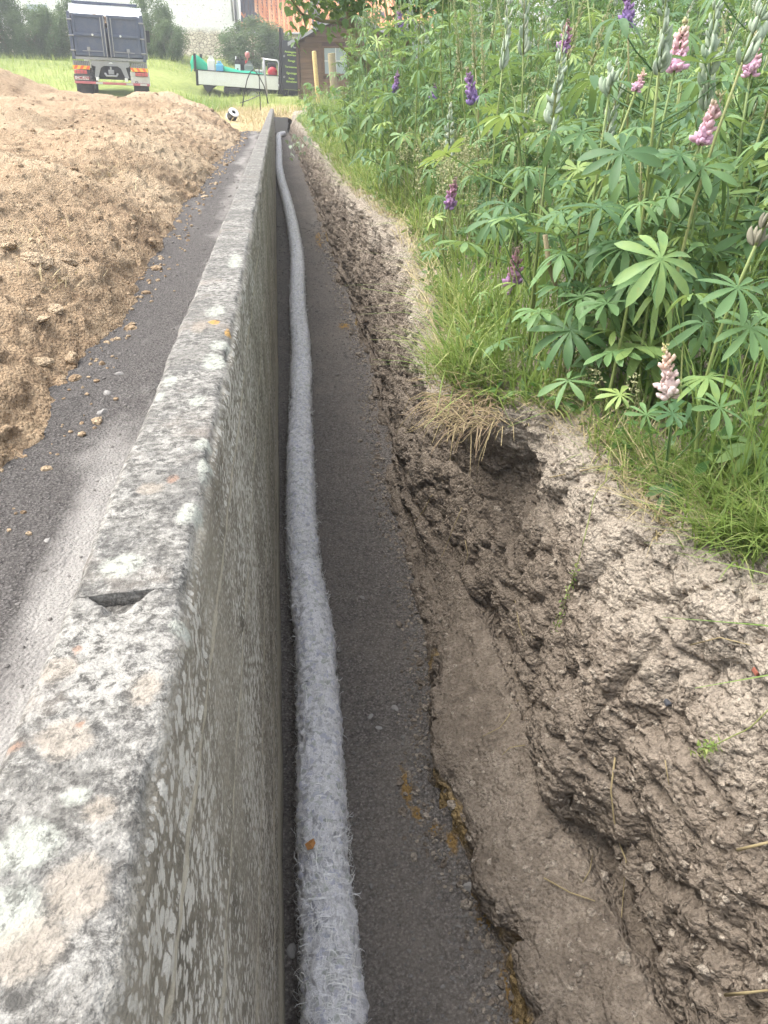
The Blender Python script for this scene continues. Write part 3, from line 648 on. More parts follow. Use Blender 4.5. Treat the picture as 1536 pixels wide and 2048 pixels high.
M['weed'] = m_leaf('weed_leaf', (0.05, 0.12, 0.03), (0.11, 0.21, 0.06), (0.19, 0.27, 0.08), transl=0.3)
M['hedge'] = m_leaf('hedge_leaf', (0.06, 0.11, 0.05), (0.125, 0.195, 0.085), (0.22, 0.28, 0.13), transl=0.2, rough=0.45)
M['lilac'] = m_leaf('lilac_leaf', (0.06, 0.13, 0.04), (0.115, 0.20, 0.06), (0.18, 0.25, 0.07), transl=0.3, rough=0.45)
M['bark'] = m_paint('lichen_bark', (0.20, 0.17, 0.10), 0.9, 0.5, (0.28, 0.27, 0.10), sc=14)
M['root'] = m_paint('dry_root', (0.34, 0.25, 0.16), 0.9, 0.4)

# ------------------------------------------------------------------ lupin pieces
def leaflet_geo(V, F, H, d, nrm, L, W, droop, cup, fold, rnd):
    side = d.cross(nrm).normalized(); prof = [(0.0, 0.10), (0.25, 0.5), (0.5, 0.88), (0.72, 1.0), (0.88, 0.72), (1.0, 0.05)]
    n0 = len(V); tw = rnd.uniform(-0.7, 0.7); bend = rnd.uniform(-0.16, 0.16)
    for t, w in prof:
        c = H + d * (L * t * (1 - 0.12 * droop * t)) + nrm * (L * (cup * t - droop * t * t)) + side * (L * bend * t * t)
        sd = (side + nrm * (tw * t)).normalized()
        V.append(c + sd * (W * w * 0.5) + nrm * (fold * W * w)); V.append(c); V.append(c - sd * (W * w * 0.5) + nrm * (fold * W * w))
    for i in range(len(prof) - 1):
        a = n0 + i * 3; F.append((a, a + 1, a + 4, a + 3)); F.append((a + 1, a + 2, a + 5, a + 4))
def palmate(base, hub, nrm, nl, L, droop, cup, seed):
    """a lupin leaf: petiole from base to hub and a fan of leaflets about nrm"""
    rnd = random.Random(seed); base, hub, nrm = Vector(base), Vector(hub), Vector(nrm).normalized()
    mb = MB(); mid = (base + hub) / 2 + Vector((0, 0, -0.04 * (hub - base).length))
    mb.tube([base, mid, hub], [0.0022, 0.0016, 0.0013], 4, False)
    V = [Vector(v) for v in mb.v]; F = list(mb.f)
    out = hub - base; out -= nrm * out.dot(nrm)
    out = out.normalized() if out.length > 1e-4 else nrm.orthogonal().normalized()
    for k in range(nl):
        w = (k + 0.5) / nl * 2 * math.pi - math.pi + rnd.uniform(-0.09, 0.09)
        d = (Matrix.Rotation(w, 3, nrm) @ out).normalized()
        Lk = L * (1.0 - 0.32 * (abs(w) / math.pi) ** 2) * rnd.uniform(0.88, 1.06)
        leaflet_geo(V, F, hub, d, nrm, Lk, Lk * rnd.uniform(0.19, 0.27), droop * rnd.uniform(0.6, 1.5), cup * rnd.uniform(0.5, 1.4), rnd.uniform(0.05, 0.22), rnd)
    me = bpy.data.meshes.new('leaf'); me.from_pydata([v[:] for v in V], [], F)
    me.polygons.foreach_set('use_smooth', [True] * len(F)); me.materials.append(M['lupleaf']); me.update(); return me
LEAVES = []
for i in range(22):
    rr = random.Random(900 + i); p = rr.uniform(0.07, 0.17); e = rr.uniform(0.2, 0.9)
    LEAVES.append(palmate((0, 0, 0), (p * math.cos(e), 0, p * math.sin(e)), (rr.uniform(-0.1, 0.5), rr.uniform(-0.25, 0.25), 1), rr.choice((7, 8, 9, 9, 10, 11)), rr.uniform(0.062, 0.095), rr.choice((.1, .25, .4, .6, .85)) * rr.uniform(.7, 1.2), rr.uniform(-0.1, 0.4), 300 + i))
def pod_mesh(L, seed, cup=0.35):
    rr = random.Random(seed); mb = MB(); pts = []; rad = []
    for t, r in ((0, .12), (.12, .55), (.3, .9), (.5, 1.0), (.7, .92), (.88, .6), (1.0, .12)):
        pts.append((L * (t - cup * 0.35 * t * t), 0, L * cup * t * t)); rad.append(L * 0.17 * r)
    mb.tube(pts, rad, 6); me = mb.mesh('seed_pod', True)
    for v in me.vertices: v.co.y *= 0.62
    at = me.attributes.new('tint', 'FLOAT', 'POINT'); at.data.foreach_set('value', [rr.random()] * len(me.vertices)); return me
PODS = [pod_mesh(0.036 * (0.8 + 0.1 * i), 40 + i, 0.25 + 0.1 * i) for i in range(5)]
for p in PODS: p.materials.append(M['pod'])
PODSD = [p.copy() for p in PODS]
for p in PODSD: p.materials[0] = M['poddark']
def joined(parts):
    """parts: list of (mesh, matrix) -> vertices, faces, tint"""
    V, F, T = [], [], []
    for me, mx, tn in parts:
        n = len(V); V += [mx @ v.co for v in me.vertices]; F += [tuple(i + n for i in p.vertices) for p in me.polygons]; T += [tn] * len(me.vertices)
    return V, F, T
def mesh_from(name, V, F, T, mat, smooth=True):
    me = bpy.data.meshes.new(name); me.from_pydata([v[:] for v in V], [], F); me.polygons.foreach_set('use_smooth', [smooth] * len(F))
    at = me.attributes.new('tint', 'FLOAT', 'POINT'); at.data.foreach_set('value', T); me.materials.append(mat); me.update(); return me
def floret_mesh(s, seed):
    mb = MB()
    # banner folded back, two wings and keel
    mb.add([(0, 0, 0), (.35 * s, -.32 * s, .35 * s), (.42 * s, 0, .55 * s), (.35 * s, .32 * s, .35 * s), (.25 * s, -.4 * s, .75 * s), (.3 * s, 0, .95 * s), (.25 * s, .4 * s, .75 * s)], [(0, 1, 2), (0, 2, 3), (1, 4, 5, 2), (2, 5, 6, 3)])
    mb.tube([(0.05 * s, 0, 0), (.45 * s, 0, .08 * s), (.85 * s, 0, .22 * s), (1.0 * s, 0, .42 * s)], [.1 * s, .27 * s, .24 * s, .05 * s], 6)
    me = mb.mesh('floret', True); return me
FLORET = floret_mesh(0.021, 1)
def spike_flowers(L, mat, seed, rad=1.0, dens=1.0):
    """a raceme along +z: whorls of florets, buds at the tip"""
    rr = random.Random(seed); parts = []; nlev = max(6, int(L / 0.0105 * dens))
    for k in range(nlev):
        t = k / (nlev - 1); sc = rad * (1.1 - 0.75 * t ** 1.6); n = 6
        for j in range(n):
            if rr.random() < 0.14: continue
            w = 2 * math.pi * (j + 0.5 * (k % 2)) / n + rr.uniform(-0.2, 0.2)
            mx = Matrix.Translation((0, 0, L * t + rr.uniform(-.005, .005))) @ Matrix.Rotation(w, 4, 'Z') @ Matrix.Translation((0.0045, 0, 0)) @ Matrix.Rotation(-R(5 + 50 * t) + rr.uniform(-0.45, 0.45), 4, 'Y') @ Matrix.Rotation(rr.uniform(-.5, .5), 4, 'X') @ Matrix.Scale(sc * rr.uniform(0.65, 1.3), 4)
            parts.append((FLORET, mx, min(1, max(0, t + rr.uniform(-0.12, 0.12)))))
    return mesh_from('flower_spike', *joined(parts), mat)
def spike_pods_list(L, seed, dens=1.0, spread=1.0):
    rr = random.Random(seed); out = []; nlev = max(4, int(L / 0.021 * dens))
    for k in range(nlev):
        t = k / max(1, nlev - 1)
        for j in range(rr.choice((4, 5, 5, 6))):
            w = rr.uniform(0, 2 * math.pi); up = R(rr.uniform(18, 62)) * spread
            mx = Matrix.Translation((0, 0, L * t + rr.uniform(-.006, .006))) @ Matrix.Rotation(w, 4, 'Z') @ Matrix.Translation((0.004, 0, 0)) @ Matrix.Rotation(-up, 4, 'Y') @ Matrix.Scale((1.05 - 0.55 * t) * rr.uniform(0.85, 1.15), 4)
            out.append((rr.randrange(5), mx, rr.random()))
    return out
FLW = {k: [spike_flowers(0.11, M[k], 60 + i, dens=1.0) for i in range(2)] for k in ('pink', 'palepink', 'mauve', 'purple')}
PODSP = []
for i in range(4):
    L = 0.15 + 0.03 * i; lst = spike_pods_list(L, 80 + i)
    PODSP.append(mesh_from('seed_pod_spike', *joined([(PODS[a], m, t) for a, m, t in lst]), M['pod']))
YSPIKE = []
for i in range(3):      # pale faded racemes covered in small pods
    lst = spike_pods_list(0.26, 180 + i, 1.9, 1.15)
    me = mesh_from('faded_spike', *joined([(PODS[0], m @ Matrix.Scale(0.5, 4), t) for a, m, t in lst]), M['seedgrass']); YSPIKE.append(me)

def frame_to(dirv, roll=0.0):
    d = Vector(dirv).normalized(); q = Vector((0, 0, 1)).rotation_difference(d); return (q.to_matrix().to_4x4() @ Matrix.Rotation(roll, 4, 'Z'))
def place(o, mx): o.matrix_local = mx; return o
LUPIN_GROUP = 'lupins crowding the top of the bank'
def lupin(base, top, label, nleaf=12, lscale=1.0, spike=None, slen=0.11, seed=0, hubs=(), group=LUPIN_GROUP, bow=0.06, stem_r=0.0052, sep_pods=False, leaf_from=0.12, leaf_to=0.92):
    rr = random.Random(seed); base, top = Vector(base), Vector(top); root = thing('lupin', base, label, 'flower', group)
    H = (top - base); L = H.length; perp = H.cross(Vector((rr.uniform(-1, 1), rr.uniform(-1, 1), 0.2))).normalized()
    def pt(t): return H * t + perp * (bow * L * math.sin(math.pi * t))
    n = 7; MB().tube([pt(i / (n - 1)) for i in range(n)], [stem_r * (1 - 0.45 * i / (n - 1)) for i in range(n)], 6).build('stem', M['lupstem'], root, True)
    az = rr.uniform(0, 6.28)
    for k in range(nleaf):
        t = leaf_from + (leaf_to - leaf_from) * (k + rr.random() * 0.8) / nleaf; az += 2.4 + rr.uniform(-0.4, 0.4)
        s = lscale * rr.uniform(0.75, 1.2) * (1.15 - 0.4 * t)
        o = link('leaf', rr.choice(LEAVES), None, root)
        place(o, Matrix.Translation(pt(t)) @ Matrix.Rotation(az, 4, 'Z') @ Matrix.Rotation(rr.uniform(-0.35, 0.3), 4, 'Y') @ Matrix.Rotation(rr.uniform(-0.3, 0.3), 4, 'X') @ Matrix.Scale(s, 4))
    for (hb, nm, nl, LL, dr, cp, tt) in hubs:
        link('leaf', palmate(pt(tt), Vector(hb) - base, nm, nl, LL, dr, cp, seed * 7 + nl), None, root)
    tipd = (pt(1.0) - pt(0.93)).normalized(); fr = Matrix.Translation(pt(1.0)) @ frame_to(tipd, rr.uniform(0, 6))
    if spike in ('pink', 'palepink', 'mauve', 'purple'):
        MB().tube([pt(1.0), pt(1.0) + tipd * slen * 0.97], [stem_r * 0.5, 0.001], 5).build('raceme_stalk', M['lupstem'], root, True)
        me = rr.choice(FLW[spike]); o = link('flower_spike', me, None, root); k = slen / 0.11
        place(o, fr @ Matrix.Diagonal((min(1.3, k ** 0.6), min(1.3, k ** 0.6), k, 1)))
    elif spike in ('pod', 'poddark'):
        MB().tube([pt(1.0), pt(1.0) + tipd * slen * 1.04], [stem_r * 0.6, 0.0014], 5).build('raceme_stalk', M['lupstem'], root, True)
        if sep_pods:
            for a, m, t in spike_pods_list(slen, seed + 5, 1.0):
                o = link('seed_pod', (PODSD if spike == 'poddark' else PODS)[a], None, root); place(o, fr @ m)
        else:
            me = rr.choice(PODSP); o = link('seed_pod_spike', me, None, root); place(o, fr @ Matrix.Diagonal((1, 1, slen / 0.19, 1)))
    elif spike == 'faded':
        MB().tube([pt(1.0), pt(1.0) + tipd * slen * 1.04], [stem_r * 0.6, 0.0014], 5).build('raceme_stalk', M['lupstem'], root, True)
        o = link('faded_spike', rr.choice(YSPIKE), None, root); place(o, fr @ Matrix.Scale(slen / 0.26, 4))
    return root

def bank_edge(Y): return float(np.interp(Y, ST[:, 0], ST[:, 8]))
def up_lupin(px, py, dep, label, spike, slen, lean=(0, 0), **kw):
    """lupin whose raceme is centred on a point of the photograph at a depth, rooted on the bank below it"""
    c = Vector(at_d(px, py, dep)); ax = Vector((lean[0], lean[1], 1)).normalized(); top = c - ax * slen * 0.5
    gz = ground_z(c.x, c.y); h = top.z - gz; bx = max(bank_edge(c.y) + 0.06, c.x - lean[0] * h * 0.6); by = c.y - lean[1] * h * 0.6
    return lupin((bx, by, ground_z(bx, by) - 0.01), top, label, spike=spike, slen=slen, **kw)
H_ = lambda px, py, dep, nm, nl, L, dr, cp, tt: (at_d(px, py, dep), nm, nl, L, dr, cp, tt)
up = (0, -0.35, 1)
up_lupin(1357, 92, 1.75, 'pink lupin in bloom near the top right corner, left of the pod cluster', 'pink', 0.105, seed=1, nleaf=8, hubs=[H_(1245, 305, 1.40, (-.25, -.6, .8), 9, .088, .25, .05, .85)])
up_lupin(1412, 238, 1.62, 'pink lupin with yellowish tip standing lower, below the woolly seed pods', 'pink', 0.10, lean=(0.05, 0), seed=2, nleaf=7, hubs=[H_(1322, 518, 1.30, (-.1, -.75, .7), 9, .092, .45, 0, .5)])
up_lupin(1510, 108, 1.75, 'pink lupin flower at the right edge of the picture', 'pink', 0.085, seed=3, nleaf=8, hubs=[H_(1475, 575, 1.33, (0, -.6, .9), 9, .075, .3, .1, .4), H_(1500, 655, 1.36, (0, -.5, 1), 10, .075, .35, 0, .3)])
up_lupin(1348, 745, 1.55, 'short lupin with one pale pink spike low at the bank edge', 'palepink', 0.105, seed=4, nleaf=2, lscale=0.7, hubs=[H_(1440, 815, 1.48, (.1, -.45, 1), 8, .07, .2, .12, .3), H_(1345, 828, 1.50, (0, -.4, 1), 9, .045, .2, .15, .4), H_(1240, 790, 1.62, (-.1, -.3, 1), 9, .055, .45, .1, .25), H_(1293, 830, 1.55, (0, -.4, 1), 8, .045, .2, .1, .2)])
up_lupin(890, 388, 3.0, 'mauve lupin spike leaning over the grass at the left edge of the mass', 'mauve', 0.11, lean=(-.35, -.1), seed=5, nleaf=5, bow=.12)
up_lupin(1003, 548, 2.35, 'mauve lupin spike bent down and lying near dry grass', 'mauve', 0.13, lean=(-.75, -.1), seed=6, nleaf=3, bow=.1)
up_lupin(944, 172, 3.3, 'single violet lupin spike standing among green leaves in the middle', 'purple', 0.14, lean=(-.2, 0), seed=7, nleaf=9, hubs=[H_(1070, 350, 2.2, (-.2, -.6, .8), 8, .10, .45, 0, .7)])
up_lupin(790, 163, 5.0, 'dark blue violet lupin left of centre in front of the small tree', 'purple', 0.13, seed=8, nleaf=10)
up_lupin(1262, 8, 2.6, 'violet lupin spike cut by the top edge of the picture', 'purple', 0.13, seed=9, nleaf=12)
up_lupin(802, 38, 5.6, 'violet lupin raised in front of the pale building wall', 'purple', 0.14, seed=10, nleaf=8)
up_lupin(866, 185, 4.6, 'small dark violet lupin low beside the tall pale racemes', 'purple', 0.09, seed=11, nleaf=8)
up_lupin(1279, 160, 1.95, 'lupin with a tiny magenta flower tip beside a yellow leaf', 'pink', 0.05, lean=(.2, 0), seed=12, nleaf=6)
up_lupin(1130, 72, 2.05, 'lupin with a few faded purple flowers above silvery pods', 'mauve', 0.07, seed=13, nleaf=2)
up_lupin(1112, 165, 2.02, 'tall lupin with a long column of silvery seed pods', 'pod', 0.25, seed=14, nleaf=8, sep_pods=True, hubs=[H_(1165, 265, 1.8, (0, -.5, .9), 8, .075, .3, .1, .8), H_(985, 440, 2.2, (-.3, -.5, .8), 7, .09, .35, 0, .35)])
up_lupin(1335, 35, 1.52, 'lupin with big woolly pods behind the pink flower at top right', 'pod', 0.19, seed=15, nleaf=6, sep_pods=True)
up_lupin(1440, 70, 1.60, 'lupin with a tall dense cluster of woolly pods between two pink spikes', 'pod', 0.28, seed=16, nleaf=6, sep_pods=True)
up_lupin(1505, 30, 1.48, 'lupin with long green pods in the top right corner', 'pod', 0.16, seed=17, nleaf=6, sep_pods=True)
up_lupin(1222, 160, 1.85, 'nearly bare lupin stalk with only a few silvery pods', 'pod', 0.06, seed=18, nleaf=6, sep_pods=True)
up_lupin(1525, 435, 1.40, 'lupin with dark ripening pods at the right edge', 'poddark', 0.10, seed=19, nleaf=6, sep_pods=True)
up_lupin(888, 272, 3.1, 'lupin with grey green pods leaning left over the seeding grass', 'pod', 0.17, lean=(-.3, 0), seed=20, nleaf=7)
up_lupin(1010, 60, 2.9, 'lupin with a pale pod column near the top middle', 'pod', 0.26, seed=21, nleaf=8)
up_lupin(1052, 40, 2.8, 'lupin with bright green upright pods beside the pale column', 'pod', 0.22, seed=22, nleaf=8)
for i, (px, py, dep) in enumerate(((925, 70, 3.6), (955, 60, 3.4), (975, 110, 3.5), (905, 120, 3.9), (1145, 20, 2.6), (1195, 40, 2.9), (985, 30, 3.8))):
    up_lupin(px, py, dep, 'lupin with a tall pale faded raceme gone to seed in the middle of the mass', 'faded', 0.30, seed=30 + i, nleaf=6, group='faded lupins gone to seed')
RANK = {}; rl = random.Random(77); nl_ = 0; tries = 0
while nl_ < 250 and tries < 5000:
    tries += 1
    Y = 1.15 + 10.5 * rl.random() ** 1.2; X = bank_edge(Y) + (0.20 if Y < 2.3 else (0.26 if Y < 4.5 else 0.12)) + (0.7 + 0.55 * Y) * rl.random() ** 1.15
    h = rl.uniform(0.55, 1.12) * (0.75 if X - bank_edge(Y) < 0.5 else 1.0)
    if Y < 1.7 and X < 1.12: continue
    if Y < 2.0: h *= 0.75
    if Y > 4.5: h = rl.uniform(0.85, 1.45)
    gz = ground_z(X, Y)
    v = np.array([X, Y, gz + h]) - CAM; dz = v @ _f
    if dz < 0.7: continue
    px = 768 + FOC * (v @ _r) / dz
    if px > 1750 or px < 600: continue
    if 800 < px < 1075 and dz < 3.4: continue
    rs = rl.random(); sp = 'faded' if rs < 0.10 else ('pod' if rs < 0.22 else None)
    off_ = X - bank_edge(Y); where = 'in the front row along the cut bank' if off_ < 0.55 else ('in the near right of the green mass' if Y < 3.2 else ('in the middle of the green mass' if Y < 6 else 'at the far back of the green mass'))
    lb = {'faded': 'lupin with a pale seeding raceme ', 'pod': 'lupin with a small pod spike ', None: 'tall leafy lupin without flowers ' if h > .8 else 'short leafy lupin without flowers '}[sp] + where
    o_ = lupin((X, Y, gz - 0.01), (X + rl.uniform(-.18, .12), Y + rl.uniform(-.15, .1), gz + h), lb, nleaf=rl.randrange(12, 20), lscale=rl.uniform(1.05, 1.75), spike=sp, slen=rl.uniform(.14, .24), seed=1000 + tries, group={'faded': 'seeding lupins ', 'pod': 'podded lupins ', None: 'tall leafy lupins ' if h > .8 else 'short leafy lupins '}[sp] + where)
    RANK.setdefault(o_['group'], []).append((px, o_)); nl_ += 1

ORD = ['first', 'second', 'third', 'fourth', 'fifth', 'sixth', 'seventh', 'eighth', 'ninth', 'tenth', 'eleventh', 'twelfth', 'thirteenth', 'fourteenth', 'fifteenth', 'sixteenth', 'seventeenth', 'eighteenth', 'nineteenth', 'twentieth', 'twenty-first', 'twenty-second', 'twenty-third', 'twenty-fourth', 'twenty-fifth', 'twenty-sixth', 'twenty-seventh', 'twenty-eighth']
for gname, lst in RANK.items():
    if 'far back' in gname or len(lst) < 2 or len(lst) > len(ORD): continue
    for k, (px, o_) in enumerate(sorted(lst, key=lambda a: a[0])):
        o_['label'] = o_['label'].replace(' along the cut bank', '').replace('in the near right of the green mass', 'at near right').replace('in the middle of the green mass', 'in mid mass') + ', ' + ORD[k] + ' from the left'
# ------------------------------------------------------------------ blades, leaves and seed heads in bulk
def blades(name, P, Hh, W, az, lean, curl, tint, mat, label, cat, seg=4):
    n = len(P); d = np.stack([np.cos(az), np.sin(az), 0 * az], 1); s = np.stack([-np.sin(az), np.cos(az), 0 * az], 1); VV = []
    for k in range(seg):
        t = k / (seg - 1); hor = Hh * (lean * t + curl * t * t); ver = Hh * (t * np.sqrt(np.clip(1 - lean ** 2, 0.1, 1)) - 0.55 * curl * t * t)
        c = P + d * hor[:, None] + np.array([0, 0, 1.0]) * ver[:, None]; w = (W * (1 - 0.85 * t ** 1.5))[:, None] * 0.5
        VV += [c - s * w, c + s * w]
    A = np.stack(VV, 1).reshape(-1, 3); b = np.arange(n)[:, None] * (2 * seg)
    q = np.concatenate([b + np.array([2 * k, 2 * k + 1, 2 * k + 3, 2 * k + 2]) for k in range(seg - 1)])
    o = link(name, np_mesh(name, A, q, attrs={'tint': np.repeat(tint, 2 * seg)}), mat)
    return tag(o, label, cat, kind='stuff')
def bank_z_np(X, Y): return np.array([ground_z(float(x), float(y)) for x, y in zip(X, Y)])
g = np.random.default_rng(21)
# grass along the edge of the bank
n = 17000; Y = 0.75 + 22 * g.random(n) ** 1.9; ed = np.interp(Y, ST[:, 0], ST[:, 8]); off = np.abs(g.normal(0, 0.15, n)) * (1 + 0.06 * Y)
cl = fbm(np.stack([Y, off, 0 * Y], 1), 0.22, 2, 501); X = ed + 0.03 + 0.045 * ((Y > 2.3) & (Y < 7)) - 0.04 * (Y > 8) + off + 0.04 * (Y < 1.9)
keep = (cl > -0.45) & ~((Y < 1.5) & (off < 0.05)) ; X, Y, off, cl = X[keep], Y[keep], off[keep], cl[keep]; n = len(X)
P = np.stack([X, Y, bank_z_np(X, Y) - 0.004], 1); kp = P[:, 2] > bank_top(Y) - 0.12; P, Y, cl = P[kp], Y[kp], cl[kp]; n = len(P)
blades('edge_grass', P, g.uniform(0.03, 0.15, n) ** 1.0 * (1 + 0.9 * cl) * (1 + 0.8 * (g.random(n) < .08)), g.uniform(0.0025, 0.008, n) * (1 + 0.12 * Y), np.where(g.random(n) < 0.3, g.normal(math.pi, 0.9, n), g.uniform(0, 6.28, n)), g.uniform(0.02, 0.85, n), g.uniform(-0.1, 1.0, n), np.clip(0.42 + 0.5 * cl + g.normal(0, 0.3, n), 0, 1), M['grass'], 'fresh green grass fringing the edge of the cut bank', 'grass')
# taller grass between and behind the lupins
n = 18000; Y = 1.2 + 21 * g.random(n) ** 1.3; ed = np.interp(Y, ST[:, 0], ST[:, 8]); X = ed + 0.15 + (0.8 + 0.6 * Y) * g.random(n)
P = np.stack([X, Y, bank_z_np(X, Y) - 0.004], 1)
blades('tall_grass', P, g.uniform(0.15, 0.55, n) * (1 + 0.6 * (Y > 5)), g.uniform(0.003, 0.006, n) * (1 + 0.1 * Y), g.uniform(0, 6.28, n), g.uniform(0.05, 0.35, n), g.uniform(0.05, 0.5, n), np.clip(g.normal(0.35, 0.25, n), 0, 1), M['grass'], 'tall green grass growing between the lupins', 'grass')
# dead straw at the edge
n = 2600; Y = 1.25 + 9 * g.random(n) ** 1.6; ed = np.interp(Y, ST[:, 0], ST[:, 8]); X = ed + np.abs(g.normal(0.02, 0.09, n))
P = np.stack([X, Y, bank_z_np(X, Y) + 0.002], 1); kp = P[:, 2] > bank_top(Y) - 0.2; P, Y = P[kp], Y[kp]; n = len(P)
blades('dead_straw', P, g.uniform(0.05, 0.16, n), g.uniform(0.0014, 0.003, n) * (1 + 0.15 * Y), g.uniform(0, 6.28, n), g.uniform(0.5, 0.93, n), g.uniform(0.1, 0.5, n), g.random(n), M['straw'], 'pale dead straw matted along the lip of the bank', 'straw')
# low herb layer
def leaf_cloud(P, size, asp, tint, up_bias=0.6, rs=3):
    r2 = np.random.default_rng(rs); n = len(P)
    nr = r2.normal(0, 1, (n, 3)); nr[:, 2] = np.abs(nr[:, 2]) + up_bias; nr /= np.linalg.norm(nr, axis=1, keepdims=True)
    a = np.cross(nr, r2.normal(0, 1, (n, 3))); a /= np.linalg.norm(a, axis=1, keepdims=True); b = np.cross(nr, a)
    s = np.asarray(size)[:, None]; w = s * asp
    V = np.stack([P, P + a * s * 0.45 - b * w * 0.5 + nr * w * 0.18, P + a * s, P + a * s * 0.45 + b * w * 0.5 + nr * w * 0.18], 1).reshape(-1, 3)
    k = np.arange(n)[:, None] * 4; t = np.concatenate([k + np.array([0, 1, 2]), k + np.array([0, 2, 3])])
    return V, t, np.repeat(tint, 4)
n = 16000; Y = 1.3 + 20 * g.random(n) ** 1.25; ed = np.interp(Y, ST[:, 0], ST[:, 8]); X = ed + 0.05 + (0.7 + 0.6 * Y) * g.random(n) ** 1.3
P = np.stack([X, Y, bank_z_np(X, Y) + g.uniform(0.0, 0.32, n) * np.clip((X - ed) / 0.4, 0.12, 1)], 1); kp = P[:, 2] > bank_top(Y) - 0.05; P, Y = P[kp], Y[kp]; n = len(P)
V, t, tn = leaf_cloud(P, g.uniform(0.02, 0.05, n) * (1 + 0.06 * Y), 0.45, np.clip(g.normal(0.4, 0.25, n), 0, 1))
tag(link('herb_layer', np_mesh('herb_layer', V, None, t, attrs={'tint': tn}), M['weed']), 'low green weeds covering the ground under the lupins', 'weeds', kind='stuff')
# grass gone to seed
def panicles(name, pts, label, hh=(0.45, 0.75), seed=5, nsp=34, spread=0.03):
    r2 = random.Random(seed); mb = MB(); V2, tri = [], []; tint = []
    for (x, y, z) in pts:
        h = r2.uniform(*hh); a = r2.uniform(0, 6.28); l = r2.uniform(0.05, 0.25); tip = Vector((x + math.cos(a) * l * h, y + math.sin(a) * l * h, z + h))
        mid = Vector((x, y, z)) * 0.5 + tip * 0.5 + Vector((0, 0, 0.05 * h)); mb.tube([(x, y, z), mid, tip], [0.0013 * (1 + .1 * y), 0.001 * (1 + .1 * y), 0.0006], 3, False)
        dv = (tip - mid).normalized()
        for k in range(nsp):
            t = r2.random(); c = tip - dv * (0.16 * h * 1.6 * t); rr_ = spread * (0.35 + t) * r2.random(); w = r2.uniform(0, 6.28)
            c = c + Vector((math.cos(w) * rr_, math.sin(w) * rr_, -rr_ * 0.3)); V2.append(c)
    P = np.array([v[:] for v in V2]); rs = np.random.default_rng(seed); sz = rs.uniform(0.006, 0.012, len(P)) * (1 + 0.05 * P[:, 1])
    V, t, tn = leaf_cloud(P, sz, 0.5, rs.random(len(P)), 0.2, seed)
    n0 = len(mb.v); Va = np.concatenate([np.array(mb.v), V]); ta = t + n0; qa = np.array(mb.f)
    return tag(link(name, np_mesh(name, Va, qa, ta, attrs={'tint': np.concatenate([np.full(n0, 0.3), tn])}), M['seedgrass']), label, 'grass', kind='stuff')
pts = []
for i in range(170):
    Y = random.uniform(3.4, 6.2); X = bank_edge(Y) + random.uniform(0.08, 0.6); pts.append((X, Y, ground_z(X, Y)))
panicles('seeding_grass', pts, 'pale seeding grass heads in a clump left of the lupins', (0.32, 0.62), 5, 60, 0.04)
pts = []
for i in range(210):
    Y = random.uniform(1.6, 14); X = bank_edge(Y) + 0.3 + random.random() * (0.6 + 0.5 * Y); pts.append((X, Y, ground_z(X, Y)))
panicles('meadow_seed_heads', pts, 'scattered grass seed heads rising through the lupins', (0.5, 0.95), 6, 22, 0.025)
pts = [tuple(hit(px, py, [0])[0]) for px, py in ((1120, 800), (1160, 830), (1190, 850), (1380, 960), (1230, 905), (1400, 930), (1260, 870))]
panicles('fine_seed_grass', pts, 'fine low seed heads at the front edge of the bank', (0.12, 0.22), 8, 40, 0.03)
# ------------------------------------------------------------------ paints
M['navy'] = m_paint('slate_blue_paint', (0.085, 0.105, 0.15), 0.45, 0.35, (0.22, 0.2, 0.18))
M['steel'] = m_paint('dusty_chassis', (0.10, 0.10, 0.105), 0.7, 0.5, (0.24, 0.21, 0.17))
M['grey'] = m_paint('grey_metal', (0.30, 0.30, 0.30), 0.55, 0.4, (0.24, 0.2, 0.16))
M['white'] = m_paint('white_paint', (0.74, 0.74, 0.72), 0.45, 0.25, (0.45, 0.4, 0.33))
M['dustywhite'] = m_paint('dusty_white_panel', (0.55, 0.54, 0.50), 0.6, 0.45, (0.34, 0.3, 0.25))
M['tarp'] = m_paint('white_tarpaulin', (0.72, 0.74, 0.75), 0.6, 0.2, (0.5, 0.48, 0.44))
M['rubber'] = m_paint('tyre_rubber', (0.035, 0.035, 0.036), 0.85, 0.5, (0.16, 0.13, 0.1))
M['rim'] = m_paint('steel_rim', (0.42, 0.42, 0.42), 0.4, 0.3, metal=0.4)
M['black'] = m_paint('black_plastic', (0.03, 0.03, 0.032), 0.6, 0.25)
M['blackbox'] = m_paint('black_locker_paint', (0.045, 0.05, 0.056), 0.5, 0.2)
M['red'] = m_paint('red_plastic', (0.50, 0.05, 0.06), 0.4, 0.15)
M['lamp'] = m_paint('tail_lamp_red', (0.55, 0.12, 0.12), 0.35, 0.3)
M['orange'] = m_paint('reflector_orange', (0.80, 0.14, 0.06), 0.5, 0.15)
M['yellow'] = m_paint('reflector_yellow', (0.80, 0.50, 0.08), 0.5, 0.15)
M['pinkred'] = m_paint('bumper_red', (0.55, 0.16, 0.18), 0.5, 0.35)
M['blue'] = m_paint('light_blue_plastic', (0.12, 0.42, 0.66), 0.45, 0.15)
M['canwhite'] = m_paint('milky_plastic', (0.72, 0.73, 0.70), 0.45, 0.15)
M['cangreen'] = m_paint('grey_green_plastic', (0.20, 0.23, 0.21), 0.5, 0.25)
M['net'] = m_paint('green_netting', (0.02, 0.34, 0.20), 0.7, 0.1, (0.05, 0.42, 0.28), sc=20)
M['lime'] = m_paint('lime_lettering', (0.62, 0.85, 0.18), 0.5, 0.0)
M['ink'] = m_paint('red_ink', (0.35, 0.03, 0.04), 0.5, 0.0)
M['logo'] = m_paint('white_mark', (0.75, 0.75, 0.74), 0.5, 0.1)
